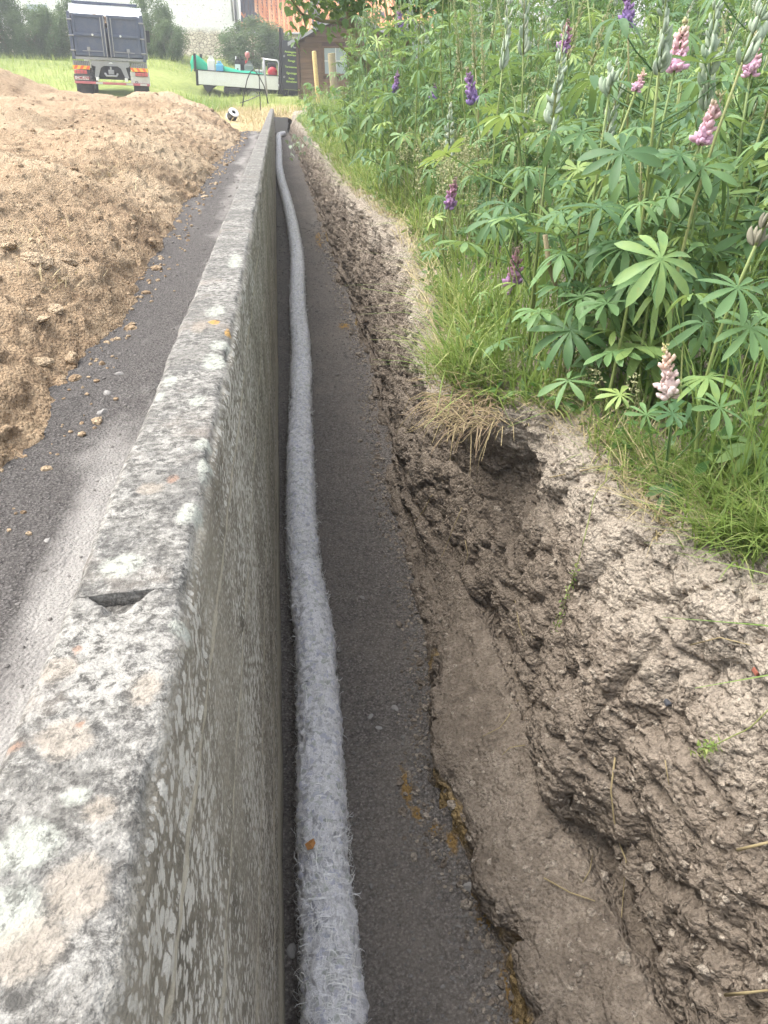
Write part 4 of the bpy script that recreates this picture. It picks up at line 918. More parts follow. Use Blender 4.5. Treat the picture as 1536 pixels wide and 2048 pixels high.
def m_wood(name, c, sc=1.0):
    t = NT(name); P = t.pos(scale=(0.7, 8, 14)); n = t.noise(3 * sc, 6, 0.65, P, 0.5); r = t.rand()
    k = t.mix(r, tuple(x * 0.8 for x in c), tuple(min(1, x * 1.15) for x in c))
    t.base(t.mix(t.ramp(n, (0.35, 0.55), (0.65, 0.0)), k, tuple(x * 0.5 for x in c))).set(Roughness=0.7); t.bump(n, 0.3, 0.01); return t.m
M['shed'] = m_wood('brown_stained_boards', (0.20, 0.12, 0.072)); M['shedtrim'] = m_wood('dark_trim', (0.12, 0.07, 0.05)); M['post'] = m_wood('fresh_post', (0.52, 0.38, 0.16))
M['felt'] = m_paint('grey_roof_felt', (0.13, 0.135, 0.14), 0.9, 0.3); M['fascia'] = m_paint('grey_fascia', (0.34, 0.34, 0.345), 0.6, 0.2)
def m_glass():
    t = NT('window_glass'); t.base((0.35, 0.40, 0.42)).set(Roughness=0.08); t.b.inputs['Specular IOR Level'].default_value = 0.6; return t.m
M['glass'] = m_glass()
def m_stone():
    t = NT('whitewashed_rubble'); P = t.pos(scale=(1, 1, 1.7)); v = t.voro(4.2, P, 'DISTANCE_TO_EDGE'); c = t.voro(4.2, P, 'F1', 1); a = t.noise(0.5, 5, 0.7); b = t.noise(9, 5, 0.7)
    cream = t.mix(t.math('MULTIPLY', c, 1.0), (0.50, 0.43, 0.32), (0.78, 0.70, 0.56)); col = t.mix(t.ramp(v, (0.02, 1.0), (0.09, 0.0)), cream, (0.24, 0.19, 0.14))
    low = t.attr('low'); wash_glare = t.math('ADD', t.math('SUBTRACT', 1.0, low), t.math('MULTIPLY', t.math('SUBTRACT', a, 0.5), 0.8))  # whitewash, whitened further upward: overexposure put into the colour
    col = t.mix(t.ramp(wash_glare, (0.3, 0), (0.6, 0.92)), col, t.mix(t.ramp(b, (0.36, 1.0), (0.42, 0.0)), (0.86, 0.85, 0.83), (0.5, 0.45, 0.4)))
    t.base(col).set(Roughness=0.95); t.bump(t.ramp(v, (0, 0), (0.12, 1)), 0.6, 0.04); return t.m
M['stone'] = m_stone()
def m_tile():
    t = NT('clay_pantiles'); v = t.attr('tint'); n = t.noise(14, 5, 0.7)
    col = t.ramp(v, (0.0, (0.055, 0.06, 0.075)), (0.28, (0.09, 0.085, 0.09)), (0.34, (0.46, 0.17, 0.075)), (0.7, (0.64, 0.26, 0.11)), (1.0, (0.68, 0.38, 0.2)))
    t.base(t.mix(t.ramp(n, (0.5, 0), (0.75, 0.5)), col, (0.20, 0.16, 0.12))).set(Roughness=0.85); return t.m
M['tile'] = m_tile()
M['zinc'] = m_paint('zinc_pipe', (0.30, 0.31, 0.32), 0.5, 0.3)

def text_mesh(s, size, mat, parent, mx, name='lettering', ext=0.003):
    cu = bpy.data.curves.new(name, 'FONT'); cu.body = s; cu.size = size; cu.align_x = 'CENTER'; cu.align_y = 'CENTER'; cu.extrude = ext; cu.offset = size * 0.012
    o = bpy.data.objects.new(name, cu); COL.objects.link(o); bpy.context.view_layer.update()
    me = bpy.data.meshes.new_from_object(o.evaluated_get(bpy.context.evaluated_depsgraph_get())); bpy.data.objects.remove(o); bpy.data.curves.remove(cu)
    me.materials.clear(); p = link(name, me, mat, parent); p.matrix_local = mx; return p
FRONT = Matrix.Rotation(R(90), 4, 'X')       # lettering upright, facing -Y
def wheel(parent, x, y, z, r, w, axis='x'):
    """axle along y (axis='y') or x"""
    tz = MB().lathe([(r * .60, -w / 2), (r * .86, -w / 2), (r * .97, -w * .40), (r, -w * .25), (r, w * .25), (r * .97, w * .4), (r * .86, w / 2), (r * .60, w / 2)], 24, axis=axis)
    o = tz.build('wheel', M['rubber'], parent, True); o.location = (x, y, z)
    s = -1
    rm = MB().lathe([(r * .02, s * w * .30), (r * .20, s * w * .34), (r * .24, s * w * .22), (r * .48, s * w * .12), (r * .54, s * w * .38), (r * .62, s * w * .44), (r * .62, w * .3)], 24, axis=axis)
    for k in range(5):
        a = 2 * math.pi * k / 5; c = (r * .36 * math.cos(a), r * .36 * math.sin(a))
        p0 = (c[0], s * w * .30, c[1]) if axis == 'y' else (s * w * .30, c[0], c[1]); rm.lathe([(0.0, -.02), (r * .06, -.02), (r * .06, .02), (0.0, .02)], 8, p0, axis)
    rm.build('rim', M['rim'], o, False); return o

# ------------------------------------------------------------------ tipper truck
def tipper():
    c = at_y(226, 170, 28.0); gz = 1.23
    root = thing('tipper_truck', (c[0], 28.0, gz), 'slate blue tipper truck seen from behind, standing tilted beyond the soil heap', 'truck', rot=(0, R(2.6), R(7.8))); root.scale = (.93, .93, .93)
    b = lambda n, m, f, p=root: f(MB()).build(n, m, p)
    W = 1.17                                             # half width of the body
    z0, z1 = 1.03, 2.36
    b('tipper_body', M['navy'], lambda m: m.box(-W, -W + .06, .06, 4.6, z0, z1).box(W - .06, W, .06, 4.6, z0, z1).box(-W + .06, W - .06, .06, 4.6, z0, z0 + .06).box(-W + .06, W - .06, 4.54, 4.6, z0 + .06, z1 + .25))
    for s in (-1, 1):
        b('corner_post', M['navy'], lambda m: m.box(min(s * W, s * (W - .10)), max(s * W, s * (W - .10)), -.07, .055, z0 - .12, z1 + .03, .012))
        for zz in (1.20, 1.66, 2.15):
            b('hinge', M['grey'], lambda m: m.tube([(s * (W - .14), -.085, zz), (s * (W + .02), -.085, zz)], .022, 8))
        dr = b('tailgate_door', M['navy'], lambda m: m.box(min(s * .03, s * (W - .12)), max(s * .03, s * (W - .12)), -.02, .03, z0 + .02, z1 - .02))
        x0, x1 = min(s * .035, s * (W - .125)), max(s * .035, s * (W - .125))
        b('frame_rail', M['navy'], lambda m: m.box(x0, x1, -.065, -.022, z1 - .12, z1 - .022, .01), dr)
        b('frame_rail', M['navy'], lambda m: m.box(x0, x1, -.065, -.022, z0 + .022, z0 + .13, .01), dr)
        b('frame_rail', M['navy'], lambda m: m.box(x0, x1, -.07, -.022, 1.66, 1.76, .01), dr)
        for xa in (s * .085, s * (W - .17)):
            b('frame_post', M['navy'], lambda m: m.box(xa - .045, xa + .045, -.062, -.022, z0 + .132, 1.658, .008).box(xa - .045, xa + .045, -.062, -.022, 1.762, z1 - .122, .008), dr)
        b('locking_bar', M['grey'], lambda m: m.tube([(s * .16, -.085, z0 + .02), (s * .16, -.085, z1 - .10)], .014, 8).tube([(s * .06, -.09, z0 - .05), (s * .06, -.09, z1 - .06)], .016, 8), dr)
        b('latch', M['grey'], lambda m: m.tube([(s * .18, -.09, 1.21), (s * .82, -.09, 1.20)], .012, 6).box(s * .62 - .05, s * .62 + .05, -.10, -.07, 1.22, 1.33, .01).tube([(s * .62, -.11, 1.24), (s * .62, -.11, 1.0)], .012, 6), dr)
        b('marker_lamp', M['white'], lambda m: m.lathe([(0, -.095), (.03, -.092), (.034, -.075), (.034, -.07)], 12, (s * .45 if s < 0 else s * .42, 0, 1.71), 'y'), dr)
    b('sill_beam', M['grey'], lambda m: m.box(-W, W, -.05, .05, z0 - .115, z0 - .012, .01))
    # rolled tarpaulin above the gate
    rr = random.Random(4); pts = []
    V, F = [], []; nx, nz = 26, 7
    for i in range(nx):
        x = -W + .02 + (2 * W - .04) * i / (nx - 1)
        for j in range(nz):
            t = j / (nz - 1); V.append((x * (1 - .04 * t), .25 + .35 * t + .03 * math.sin(i * 1.1 + j), z1 - .02 + .27 * t + .025 * math.sin(i * .9) * (1 - t) + .02 * math.sin(i * 2.3 + j)))
    for i in range(nx - 1):
        for j in range(nz - 1): a = i * nz + j; F.append((a, a + nz, a + nz + 1, a + 1))
    MB().add(V, F).build('tarpaulin', M['tarp'], root, True)
    b('tarp_roll', M['tarp'], lambda m: m.tube([(-W * .96, .62, z1 + .26), (-.3, .62, z1 + .25), (.4, .62, z1 + .235), (W * .98, .62, z1 + .23)], .055, 8))
    b('tarp_bar', M['navy'], lambda m: m.box(-W * .86, W * .88, .58, .70, z1 + .31, z1 + .40, .01))
    b('load', M['mound'], lambda m: m.add([(-1.0, .1, 2.1), (1.0, .1, 2.1), (1.0, 4.4, 2.1), (-1.0, 4.4, 2.1), (-.3, 1.2, 2.55), (.3, 2.8, 2.6)], [(0, 1, 4), (1, 5, 4), (1, 2, 5), (2, 3, 5), (3, 4, 5), (3, 0, 4)]))
    # chassis
    b('chassis_rail', M['steel'], lambda m: m.box(-.47, -.37, .1, 6.2, .72, .91).box(.37, .47, .1, 6.2, .72, .91))
    b('rear_bracket', M['grey'], lambda m: m.prism([(-.62, .90), (.62, .90), (.60, .70), (.48, .66), (.55, .25), (.43, .25), (.32, .62), (.22, .70), (-.22, .70), (-.32, .62), (-.43, .25), (-.55, .25), (-.48, .66), (-.60, .70)], -.02, .06))
    b('maker_mark', M['logo'], lambda m: m.box(-.05, .07, -.032, -.022, .80, .825, .004).box(-.02, .06, -.032, -.022, .83, .85, .004))
    b('crossmember', M['black'], lambda m: m.box(-.62, .62, .065, .30, .18, .74, .01))
    b('tow_hitch', M['grey'], lambda m: m.tube([(-.20, -.06, .42), (-.16, -.14, .32), (.16, -.14, .32), (.20, -.06, .42)], .04, 8).box(-.09, .09, -.10, .06, .38, .56, .02).tube([(0, -.08, .56), (0, -.08, .68)], .03, 8))
    for s in (-1, 1):
        b('step_roller', M['white'], lambda m: m.tube([(s * .46, -.09, .12), (s * .46, -.09, .26)], [.05, .055], 10))
        b('mudguard', M['steel'], lambda m: m.lathe([(.54, -.22), (.56, -.22), (.56, .22), (.54, .22)], 24, (s * .92, .64, -.02), 'x'))
        b('axle_tube', M['steel'], lambda m: m.tube([(0, .62, .42), (s * .84, .62, .42)], .08, 10).tube([(s * .72, .2, .98), (s * 1.05, .2, .98)], .05, 8))
        gb = b('ribbed_guard', M['grey'], lambda m: [m.box(s * .92 - .26 + k * .058, s * .92 - .26 + k * .058 + .04, -.005, .25, .66, .86, .012) for k in range(9)] and m)
        rb = b('reflector_board', M['yellow'], lambda m: m.box(s * .93 - .27, s * .93 + .27, -.06, -.04, .53, .68))
        for k in range(3):
            xx = s * .93 - .22 + k * .19; st = b('reflector_stripe', M['orange'], lambda m: m.prism([(xx - .03, .535), (xx + .06, .535), (xx + (.13 if s < 0 else -.01), .675), (xx + (.04 if s < 0 else -.10), .675)], -.066, -.062), rb)
        tl = b('tail_light', M['lamp'], lambda m: m.box(s * .97 - .20, s * .97 + .20, -.09, -.02, .36, .50, .015))
        b('lamp_divider', M['steel'], lambda m: [m.box(s * .97 - .13 + k * .11, s * .97 - .12 + k * .11, -.098, -.092, .37, .49) for k in range(3)] and m, tl)
        b('mud_flap', M['rubber'], lambda m: m.box(s * .92 - .25, s * .92 + .25, .03, .05, -.40, .02, .008))
    b('storage_panel', M['dustywhite'], lambda m: m.box(.60, 1.20, -.035, .02, .08, .345, .01))
    b('storage_panel', M['dustywhite'], lambda m: m.box(.60, .765, -.032, .02, .35, .52, .01))
    b('panel_lock', M['steel'], lambda m: m.lathe([(.03, -.045), (.05, -.04), (.05, -.036)], 12, (.78, 0, .12), 'y'))
    pl = b('number_plate', M['white'], lambda m: m.box(-1.18, -.74, -.06, -.045, .13, .26, .005))
    text_mesh('2-DMJ-090', .115, M['ink'], pl, Matrix.Translation((-.96, -.063, .195)) @ FRONT)
    b('plate_backing', M['steel'], lambda m: m.box(-1.2, -.63, -.04, .02, .08, .345, .01))
    for i, (x, z) in enumerate(((-.67, .47), (-.58, .47), (-.62, .34), (-.62, .20))):
        b('socket', M['black'], lambda m: m.lathe([(0, -.085), (.035, -.085), (.045, -.06), (.05, -.03)], 12, (x, 0, z), 'y'))
    bp = b('bumper_bar', M['pinkred'], lambda m: m.box(-1.2, 1.2, -.08, .0, -.02, .075, .015))
    for x in (-.42, .55, 1.0): b('bumper_stripe', M['dustywhite'], lambda m: m.box(x - .11, x + .11, -.084, -.080, -.012, .067), bp)
    b('side_guard', M['white'], lambda m: m.box(1.17, 1.22, .05, .14, -.02, .66, .015).box(1.18, 1.21, 1.2, 4.2, .12, .22, .01).box(1.18, 1.21, 1.2, 4.2, .40, .50, .01))
    b('side_fold', M['grey'], lambda m: m.box(W + .01, W + .05, .2, 4.3, z0 + .0, z1 - .25, .008))
    # cab in front
    b('cab', M['white'], lambda m: m.prism_x([(4.75, .55), (6.6, .55), (6.65, 1.4), (6.3, 2.75), (4.75, 2.75)], -1.15, 1.15))
    b('mirror', M['black'], lambda m: m.box(1.18, 1.36, 6.2, 6.27, 1.7, 2.15, .02).box(-1.36, -1.18, 6.2, 6.27, 1.7, 2.15, .02))
    zmap = lambda z: z * .75 if z < 1.0 else .75 + (z - 1.0) * .90
    for o in root.children_recursive:
        if o.type == 'MESH' and o.name.split('.')[0] not in ('lettering',):
            for v in o.data.vertices: v.co.z = zmap(v.co.z)
        elif o.name.startswith('lettering'): o.location.z = zmap(o.location.z)
    for s in (-1, 1):
        for y in (.62, 1.92, 5.7): wheel(root, s * .97, y, -.06, .49, .29, 'x')
    return root
tipper()

# ------------------------------------------------------------------ dropside lorry with its locker
def flatbed():
    c = at_y(400, 170, 36.5); gz = 0.585
    TL = R(3.9)
    c[0] -= .12
    root = thing('flatbed_lorry', (c[0], 36.5, gz), 'small white dropside lorry with a black lettered locker parked by the shed', 'truck', rot=(0, TL, R(-3)))
    b = lambda n, m, f, p=root: f(MB()).build(n, m, p)
    L = 3.33; zb, zt = .47, .97
    b('bed_floor', M['grey'], lambda m: m.box(0, L, .03, 1.9, zb + .02, zb + .10))
    b('side_board', M['white'], lambda m: m.box(.04, L - .02, -.03, .0, zb, zt, .008))
    b('side_board', M['white'], lambda m: m.box(.04, L - .02, 1.93, 1.96, zb, zt, .008))
    b('top_rail', M['black'], lambda m: m.box(.04, L, -.045, .01, zt + .002, zt + .035, .005))
    b('end_board', M['black'], lambda m: m.box(-.06, .035, -.04, 1.95, zb - .05, zt + .02, .01))
    for y in (.0, 1.9): b('end_post', M['black'], lambda m: m.box(-.12, -.02, y - .05, y + .05, zt - .05, zt + .58, .01))
    b('subframe', M['black'], lambda m: m.box(1.05, 5.6, .35, .47, .30, .465).box(1.05, 5.6, 1.45, 1.57, .30, .465))
    b('splash_guard', M['black'], lambda m: m.prism([(.20, .46), (.75, .46), (.52, .30), (.40, .18), (.28, .30)], .02, .5))
    b('fuel_tank', M['black'], lambda m: m.box(1.05, 1.78, .0, .5, .20, .44, .05))
    for y, s in ((.14, 1), (1.78, -1)):
        w_ = wheel(root, 2.28, y, .14, .34, .22, 'y')
    wheel(root, 2.36, .42, .15, .34, .22, 'y')
    b('hub_cover', M['steel'], lambda m: m.box(1.72, 2.75, .45, .55, .2, .42))
    # tall locker behind the cab, lettering on its side
    lk = b('locker', M['blackbox'], lambda m: m.box(L + .14, L + .88, -.04, 1.9, .52, 2.26, .015))
    b('locker_edge', M['black'], lambda m: m.box(L + .02, L + .12, -.05, 1.9, .38, 2.68, .012))
    for z in (.98, 1.72): b('locker_lock', M['grey'], lambda m: m.lathe([(0, -.075), (.028, -.07), (.035, -.045)], 10, (L + .24, 0, z), 'y').box(L + .19, L + .26, -.055, -.045, z - .05, z + .02), lk)
    for i, (s, z, sz) in enumerate((('Aménagement', 1.87, .098), ('extérieur', 1.765, .095), ('Pavage', 1.56, .11), ('Terrassement', 1.34, .098), ('Egouttage', 1.12, .105), ('Petite', .925, .10), ('démolition', .815, .105))):
        text_mesh(s, sz, M['lime'], lk, Matrix.Translation((L + .535, -.047, z)) @ FRONT, ext=.004)
    b('exhaust_pipe', M['grey'], lambda m: m.tube([(L + .5, -.07, 2.28), (L + .58, -.08, 2.15), (L + .62, -.08, 2.03), (L + .95, -.08, 2.03)], .022, 8))
    b('hydraulic_hose', M['black'], lambda m: m.tube([(L + .02, -.06, .85), (L + .12, -.09, .78), (L + .2, -.09, .5), (L + .28, -.07, .2)], .012, 6))
    # cab (stands behind the shed)
    b('cab', M['blackbox'], lambda m: m.prism([(L + 1.05, .40), (L + 2.75, .40), (L + 2.8, 1.05), (L + 2.35, 1.25), (L + 1.95, 2.05), (L + 1.05, 2.05)], .05, 1.85))
    b('cab_window', M['glass'], lambda m: m.prism([(L + 1.25, 1.25), (L + 2.15, 1.25), (L + 1.85, 1.9), (L + 1.25, 1.9)], .03, .045))
    wheel(root, L + 2.1, .16, .14, .34, .22, 'y'); wheel(root, L + 2.1, 1.74, .14, .34, .22, 'y')
    # load: each piece a thing of its own, standing in the tilted bed
    MX = Matrix.Translation((c[0], 36.5, gz)) @ Matrix.Rotation(R(-3), 4, 'Z') @ Matrix.Rotation(TL, 4, 'Y')
    def load(name, loc, label, cat):
        o = bpy.data.objects.new(name, None); COL.objects.link(o); o.matrix_world = MX @ Matrix.Translation(loc); return tag(o, label, cat)
    def jerry(name, x, y, w, d, h, mat, label, neck=True, capm='black', z=zb + .1, cat='canister'):
        r_ = load(name, (x, y, z), label, cat)
        MB().box(-w / 2, w / 2, -d / 2, d / 2, 0, h * .86, w * .12).build('body', mat, r_)
        MB().prism([(-w * .4, h * .845), (w * .4, h * .845), (w * .26, h * .93), (-w * .26, h * .93)], -d * .35, d * .35).build('shoulder', mat, r_)
        MB().tube([(-w * .2, 0, h * .90), (-w * .15, 0, h * .985), (w * .15, 0, h * .985), (w * .2, 0, h * .90)], w * .06, 6).build('handle', mat, r_)
        if neck: MB().lathe([(0, h * 1.02), (w * .12, h * 1.02), (w * .13, h * .93), (w * .13, h * .9)], 12, (-w * .3, 0, 0)).build('cap', M[capm], r_)
        return r_
    jerry('white_canister', .56, .22, .30, .22, .95, M['canwhite'], 'tall milky white canister at the rear of the lorry bed', False)
    jerry('blue_canister', .90, .22, .30, .24, .78, M['blue'], 'light blue canister with white cap standing in the lorry bed', True, 'canwhite')
    k = jerry('labelled_canister', 1.62, .5, .24, .22, .98, M['black'], 'black canister with white label in the lorry bed', True, 'canwhite')
    lb = MB().box(-.11, .11, -.122, -.112, .32, .72).build('label', M['canwhite'], k); MB().prism([(-.05, .55), (0, .52), (.05, .55), (0, .58)], -.126, -.123).build('diamond_mark', M['black'], lb)
    jerry('dark_canister', 1.80, .55, .2, .24, 1.0, M['black'], 'black canister standing right behind the labelled one', True)
    jerry('olive_canister', 2.08, .45, .36, .26, .86, M['cangreen'], 'grey green jerrycan below the red funnel', True, 'red')
    q = load('red_funnel', (2.02, .5, zb + .97), 'faded red filler spout standing on the jerrycan', 'funnel')
    MB().lathe([(.02, -.0), (.035, .1), (.09, .13), (.10, .26), (.07, .3), (.0, .3)], 14).build('cup', m_paint('faded_red', (0.55, 0.22, 0.2), .6, .2), q, True); MB().lathe([(0, .31), (.05, .31), (.055, .335), (0, .34)], 12).build('lid', M['canwhite'], q)
    q = load('grey_crate', (2.54, .5, zb + .1), 'low grey toolbox between the jerrycan and the pump', 'toolbox')
    MB().box(-.2, .2, -.17, .17, 0, .50, .03).build('body', M['grey'], q); MB().box(-.21, .21, -.18, .18, .502, .58, .02).build('lid', M['dustywhite'], q)
    q = load('water_pump', (3.0, .42, zb + .1), 'red engine pump in a white tube frame at the front of the bed', 'pump')
    MB().tube([(-.33, -.2, .1), (-.33, -.2, .85), (-.26, -.2, .98), (.24, -.2, .96), (.32, -.2, .88), (.32, -.2, .35)], .03, 8).tube([(-.33, .2, .1), (-.33, .2, .85), (-.26, .2, .98), (.24, .2, .96), (.32, .2, .88), (.32, .2, .1)], .03, 8).build('tube_frame', M['white'], q, True)
    MB().lathe([(0, -.2), (.12, -.19), (.2, -.13), (.21, .0), (.2, .1), (0, .12)], 18, (.06, 0, .52), 'y').build('engine_cover', M['red'], q, True)
    MB().box(-.15, .2, -.05, .2, .55, .86, .05).build('engine_block', M['black'], q); MB().box(-.30, .34, -.18, .18, .12, .28, .03).build('base_plate', M['steel'], q)
    MB().prism([(-.1, .33), (.33, .33), (.40, .24), (.40, .16), (-.14, .16)], -.26, -.2).build('chute', M['grey'], q)
    # netting heaped along the bed
    q = load('green_netting', (0, 0, zb + .1), 'bright green netting heaped along the lorry bed and over its rear board', 'netting')
    def drape(pts, name):
        V, F = [], []; nn = len(pts)
        for i, (x, z, w, h) in enumerate(pts):
            for j in range(9):
                a = math.pi * j / 8; V.append((x + .02 * math.sin(i * 2 + j), .24 - w * math.cos(a) + .015 * math.sin(i + j * 2), z + h * math.sin(a) + .02 * math.sin(i * 3.1 + j * 1.7)))
        for i in range(nn - 1):
            for j in range(8): a = i * 9 + j; F.append((a, a + 1, a + 10, a + 9))
        MB().add(V, F).build(name, M['net'], q, True)
    drape([(-.28, .3, .03, .35), (-.2, .45, .1, .45), (-.1, .48, .14, .48), (0.05, .42, .18, .5), (.25, .3, .2, .48), (.42, .2, .2, .42)], 'net_fold')
    drape([(1.0, .35, .06, .28), (1.2, .32, .14, .28), (1.45, .3, .2, .24), (1.8, .3, .2, .2), (2.15, .32, .2, .19), (2.5, .30, .2, .17), (2.8, .28, .16, .14), (2.95, .26, .06, .08)], 'net_fold')
flatbed()

# ------------------------------------------------------------------ garden shed, board by board
def shed():
    Y0 = 33.0; x0 = at_y(603, 185, Y0)[0]; gz = float(field_z(x0 + 1, Y0))
    root = thing('garden_shed', (x0, Y0, gz), 'brown wooden garden shed with grey felt roof and small paned window', 'shed', rot=(0, 0, R(-4)))
    b = lambda n, m, f, p=root: f(MB()).build(n, m, p)
    W = 3.6; eave = 1.93; peak = 2.75; wx0, wx1, wz0, wz1 = .92, 1.78, .85, 1.68
    bh = .168; z = 0.02; k = 0
    while z < peak - .05:
        zt = min(z + bh - .008, peak)
        def lim(zz): return 0 if zz <= eave else (zz - eave) / (peak - eave) * W / 2
        xa, xb = lim(zt), W - lim(zt)
        segs = [(xa, xb)]
        if zt > wz0 - .02 and z < wz1 + .02: segs = [(xa, wx0 - .07), (wx1 + .07, xb)]
        for (p, q) in segs:
            if q - p > .05: b('board', M['shed'], lambda m: m.box(p, q, -.022 - .004 * (k % 2), .02, z, zt, .006))
        z += bh; k += 1
    b('wall_core', M['shedtrim'], lambda m: m.prism([(0.01, 0), (W - .01, 0), (W - .01, eave - .02), (W / 2, peak - .03), (.01, eave - .02)], .03, 2.6))
    for i in range(11): b('log_end', M['shedtrim'], lambda m: m.box(-.13, -.004, -.05, .10, .02 + i * bh, .02 + i * bh + bh - .012, .008))
    b('corner_trim', M['shedtrim'], lambda m: m.box(-.10, -.02, -.11, -.055, 0, eave, .01))
    b('batten', M['shed'], lambda m: m.box(.70, .80, -.05, -.03, 0, eave - .1, .006))
    wf = b('window', M['shed'], lambda m: m.box(wx0 - .065, wx1 + .065, -.05, -.01, wz0 - .065, wz0, .006).box(wx0 - .065, wx1 + .065, -.05, -.01, wz1, wz1 + .065, .006).box(wx0 - .065, wx0, -.05, -.01, wz0 + .002, wz1 - .002, .006).box(wx1, wx1 + .065, -.05, -.01, wz0 + .002, wz1 - .002, .006))
    b('glazing_bar', M['white'], lambda m: m.box((wx0 + wx1) / 2 - .015, (wx0 + wx1) / 2 + .015, -.04, -.012, wz0, wz1), wf)
    b('glazing_bar', M['white'], lambda m: m.box(wx0, wx1, -.038, -.014, 1.25, 1.28), wf)
    for i in range(2):
        for j in range(2):
            xa = wx0 + .004 + i * (wx1 - wx0) / 2; za = wz0 + .004 if j == 0 else 1.284; zb_ = 1.246 if j == 0 else wz1 - .004
            b('pane', M['glass'], lambda m: m.box(xa + .014 * i, xa + (wx1 - wx0) / 2 - .02, -.022, -.016, za, zb_), wf)
    ov = .38; sl = (peak - eave) / (W / 2)
    for s in (-1, 1):
        xm = W / 2; xe = -ov if s < 0 else W + ov; ze = eave - sl * ov
        b('roof_slope', M['felt'], lambda m: m.prism([(xm, peak + .02), (xe, ze + .02), (xe, ze + .07), (xm, peak + .08)] if s < 0 else [(xe, ze + .02), (xm, peak + .02), (xm, peak + .08), (xe, ze + .07)], -.75, 2.75))
        b('barge_board', M['fascia'], lambda m: m.prism([(xm, peak - .02), (xe, ze - .03), (xe, ze + .09), (xm, peak + .10)] if s < 0 else [(xe, ze - .03), (xm, peak - .02), (xm, peak + .10), (xe, ze + .09)], -.80, -.755))
    # soffit boards under the overhang
    b('soffit', M['shedtrim'], lambda m: m.prism([(.02, eave - .0), (W / 2, peak - .0), (W - .02, eave - .0), (W / 2, peak - .02)], -.70, .0))
shed()
# posts
for i, (px, top, bot, Y, lab) in enumerate(((633, 102, 170, 30.0, 'pale fresh round post standing in front of the shed window'), (668, 106, 150, 28.0, 'thicker mossy post right of the pale one by the shed'))):
    c = at_y(px, top, Y); bz = float(field_z(c[0], Y)) - .1; t_ = thing('wooden_post', (c[0], Y, bz), lab, 'post', rot=(0, R(-3), 0))
    r_ = .075 if i == 0 else .12; MB().lathe([(r_, 0), (r_, c[2] - bz - .02), (r_ * .85, c[2] - bz), (0, c[2] - bz + .005)], 12).build('shaft', M['post'] if i == 0 else M['bark'], t_, True)

# ------------------------------------------------------------------ house and farm building behind
def house():
    Y0 = 58.0; xc = at_y(475, 100, Y0)[0]; gz = 1.9
    root = thing('stone_house', (xc, Y0, gz), 'tall whitewashed rubble stone house wall behind the hedge', 'house')
    nx, nz = 60, 24; V = []; low = []
    for j in range(nz):
        for i in range(nx):
            x = -30 + 30 * i / (nx - 1); z = 7.5 * j / (nz - 1) - .6; V.append((x, 0, z)); low.append(float(np.clip(1.15 - (z - .7) / 1.6, 0, 1)))  # upper wall coloured white as overexposed, lower stones left beige
    V = np.array(V); V[:, 1] += .03 * fbm(V, 0.6, 3, 601)
    link('wall', np_mesh('wall', V, grid_quads(nz, nx), attrs={'low': np.array(low)}), M['stone'], root)
    MB().box(-30, 0, .08, 9, -.6, 6.9).build('wall_core', M['dustywhite'], root)
    MB().prism_x([(-.4, 6.85), (4.5, 10), (9.4, 6.85), (9.4, 7.0), (4.5, 10.2), (-.4, 7.0)], -30, .2).build('roof', M['tile'], root)
    MB().tube([(-.12, -.14, 7), (-.10, -.14, 2.2)], .06, 10).build('downpipe', M['zinc'], root, True)
    MB().box(-12.6, -11.4, -.05, .02, 1.2, 3.0, .02).build('window', M['glass'], root)
house()
def farm():
    Y0 = 57.0; xl = at_y(475, 65, Y0)[0] + .25; zl = at_y(600, 68, Y0)[2]; gz = 1.85
    root = thing('farm_building', (xl, Y0, gz), 'low farm building with orange and dark clay pantile roof', 'building')
    L = 16.0; hz = zl - gz
    nx, nz = 40, 10; V = np.array([(L * i / (nx - 1), 0, -.5 + (hz + .55) * j / (nz - 1)) for j in range(nz) for i in range(nx)])
    link('wall', np_mesh('wall', V, grid_quads(nz, nx), attrs={'low': np.full(len(V), .85)}), M['stone'], root)
    MB().box(.02, L, .05, 6, -.5, hz).build('wall_core', M['dustywhite'], root)
    # pantiles: every tile its own curved face set, joined because each is only a few pixels
    tw, th = .30, .40; cols = int(L / tw); rows = 14; sl = math.atan2(2.6, 4.2); rr = np.random.default_rng(3)
    Vt, Ft, T = [], [], []
    cn = np.cumsum(rr.normal(0, 1, cols))
    for r_ in range(rows):
        for c_ in range(cols):
            sh = r_ * .10
            dark = (math.sin(c_ * .9 + r_ * .06) + .8 * math.sin(c_ * .37 + 1.3) + .35 * rr.normal()) > 1.0
            tv = rr.uniform(0, .25) if dark else min(1, max(.36, .68 + .22 * math.sin(c_ * 2.4) + .12 * rr.normal())); n0 = len(Vt); s0 = r_ * th * .88; lift = rr.uniform(0, .012)
            for e in (0, 1):
                s_ = s0 + e * th; y = -.35 + s_ * math.cos(sl); z = hz + .02 + s_ * math.sin(sl) + (.02 if e == 0 else .0) + lift
                for k in range(5):
                    u = k / 4; Vt.append((c_ * tw + u * tw, y, z + .085 * math.sin(u * 2 * math.pi + .6))); T.append(tv)
            for k in range(4): Ft.append((n0 + k, n0 + k + 1, n0 + 6 + k, n0 + 5 + k))
    me = np_mesh('roof_tiles', np.array(Vt), np.array(Ft), smooth=False, attrs={'tint': np.array(T)})
    tag(link('roof_tiles', me, M['tile'], root), kind='stuff')
    MB().prism_x([(-.33, hz - .06), (6.3, hz - .06), (4.7, hz + 3.05), (4.6, hz + 3.05), (-.3, hz - .0)], 0, L).build('roof_deck', M['shedtrim'], root)
    MB().tube([(0, -.42, hz + .02), (L, -.42, hz - .02)], .06, 8).build('gutter', M['zinc'], root, True)
farm()
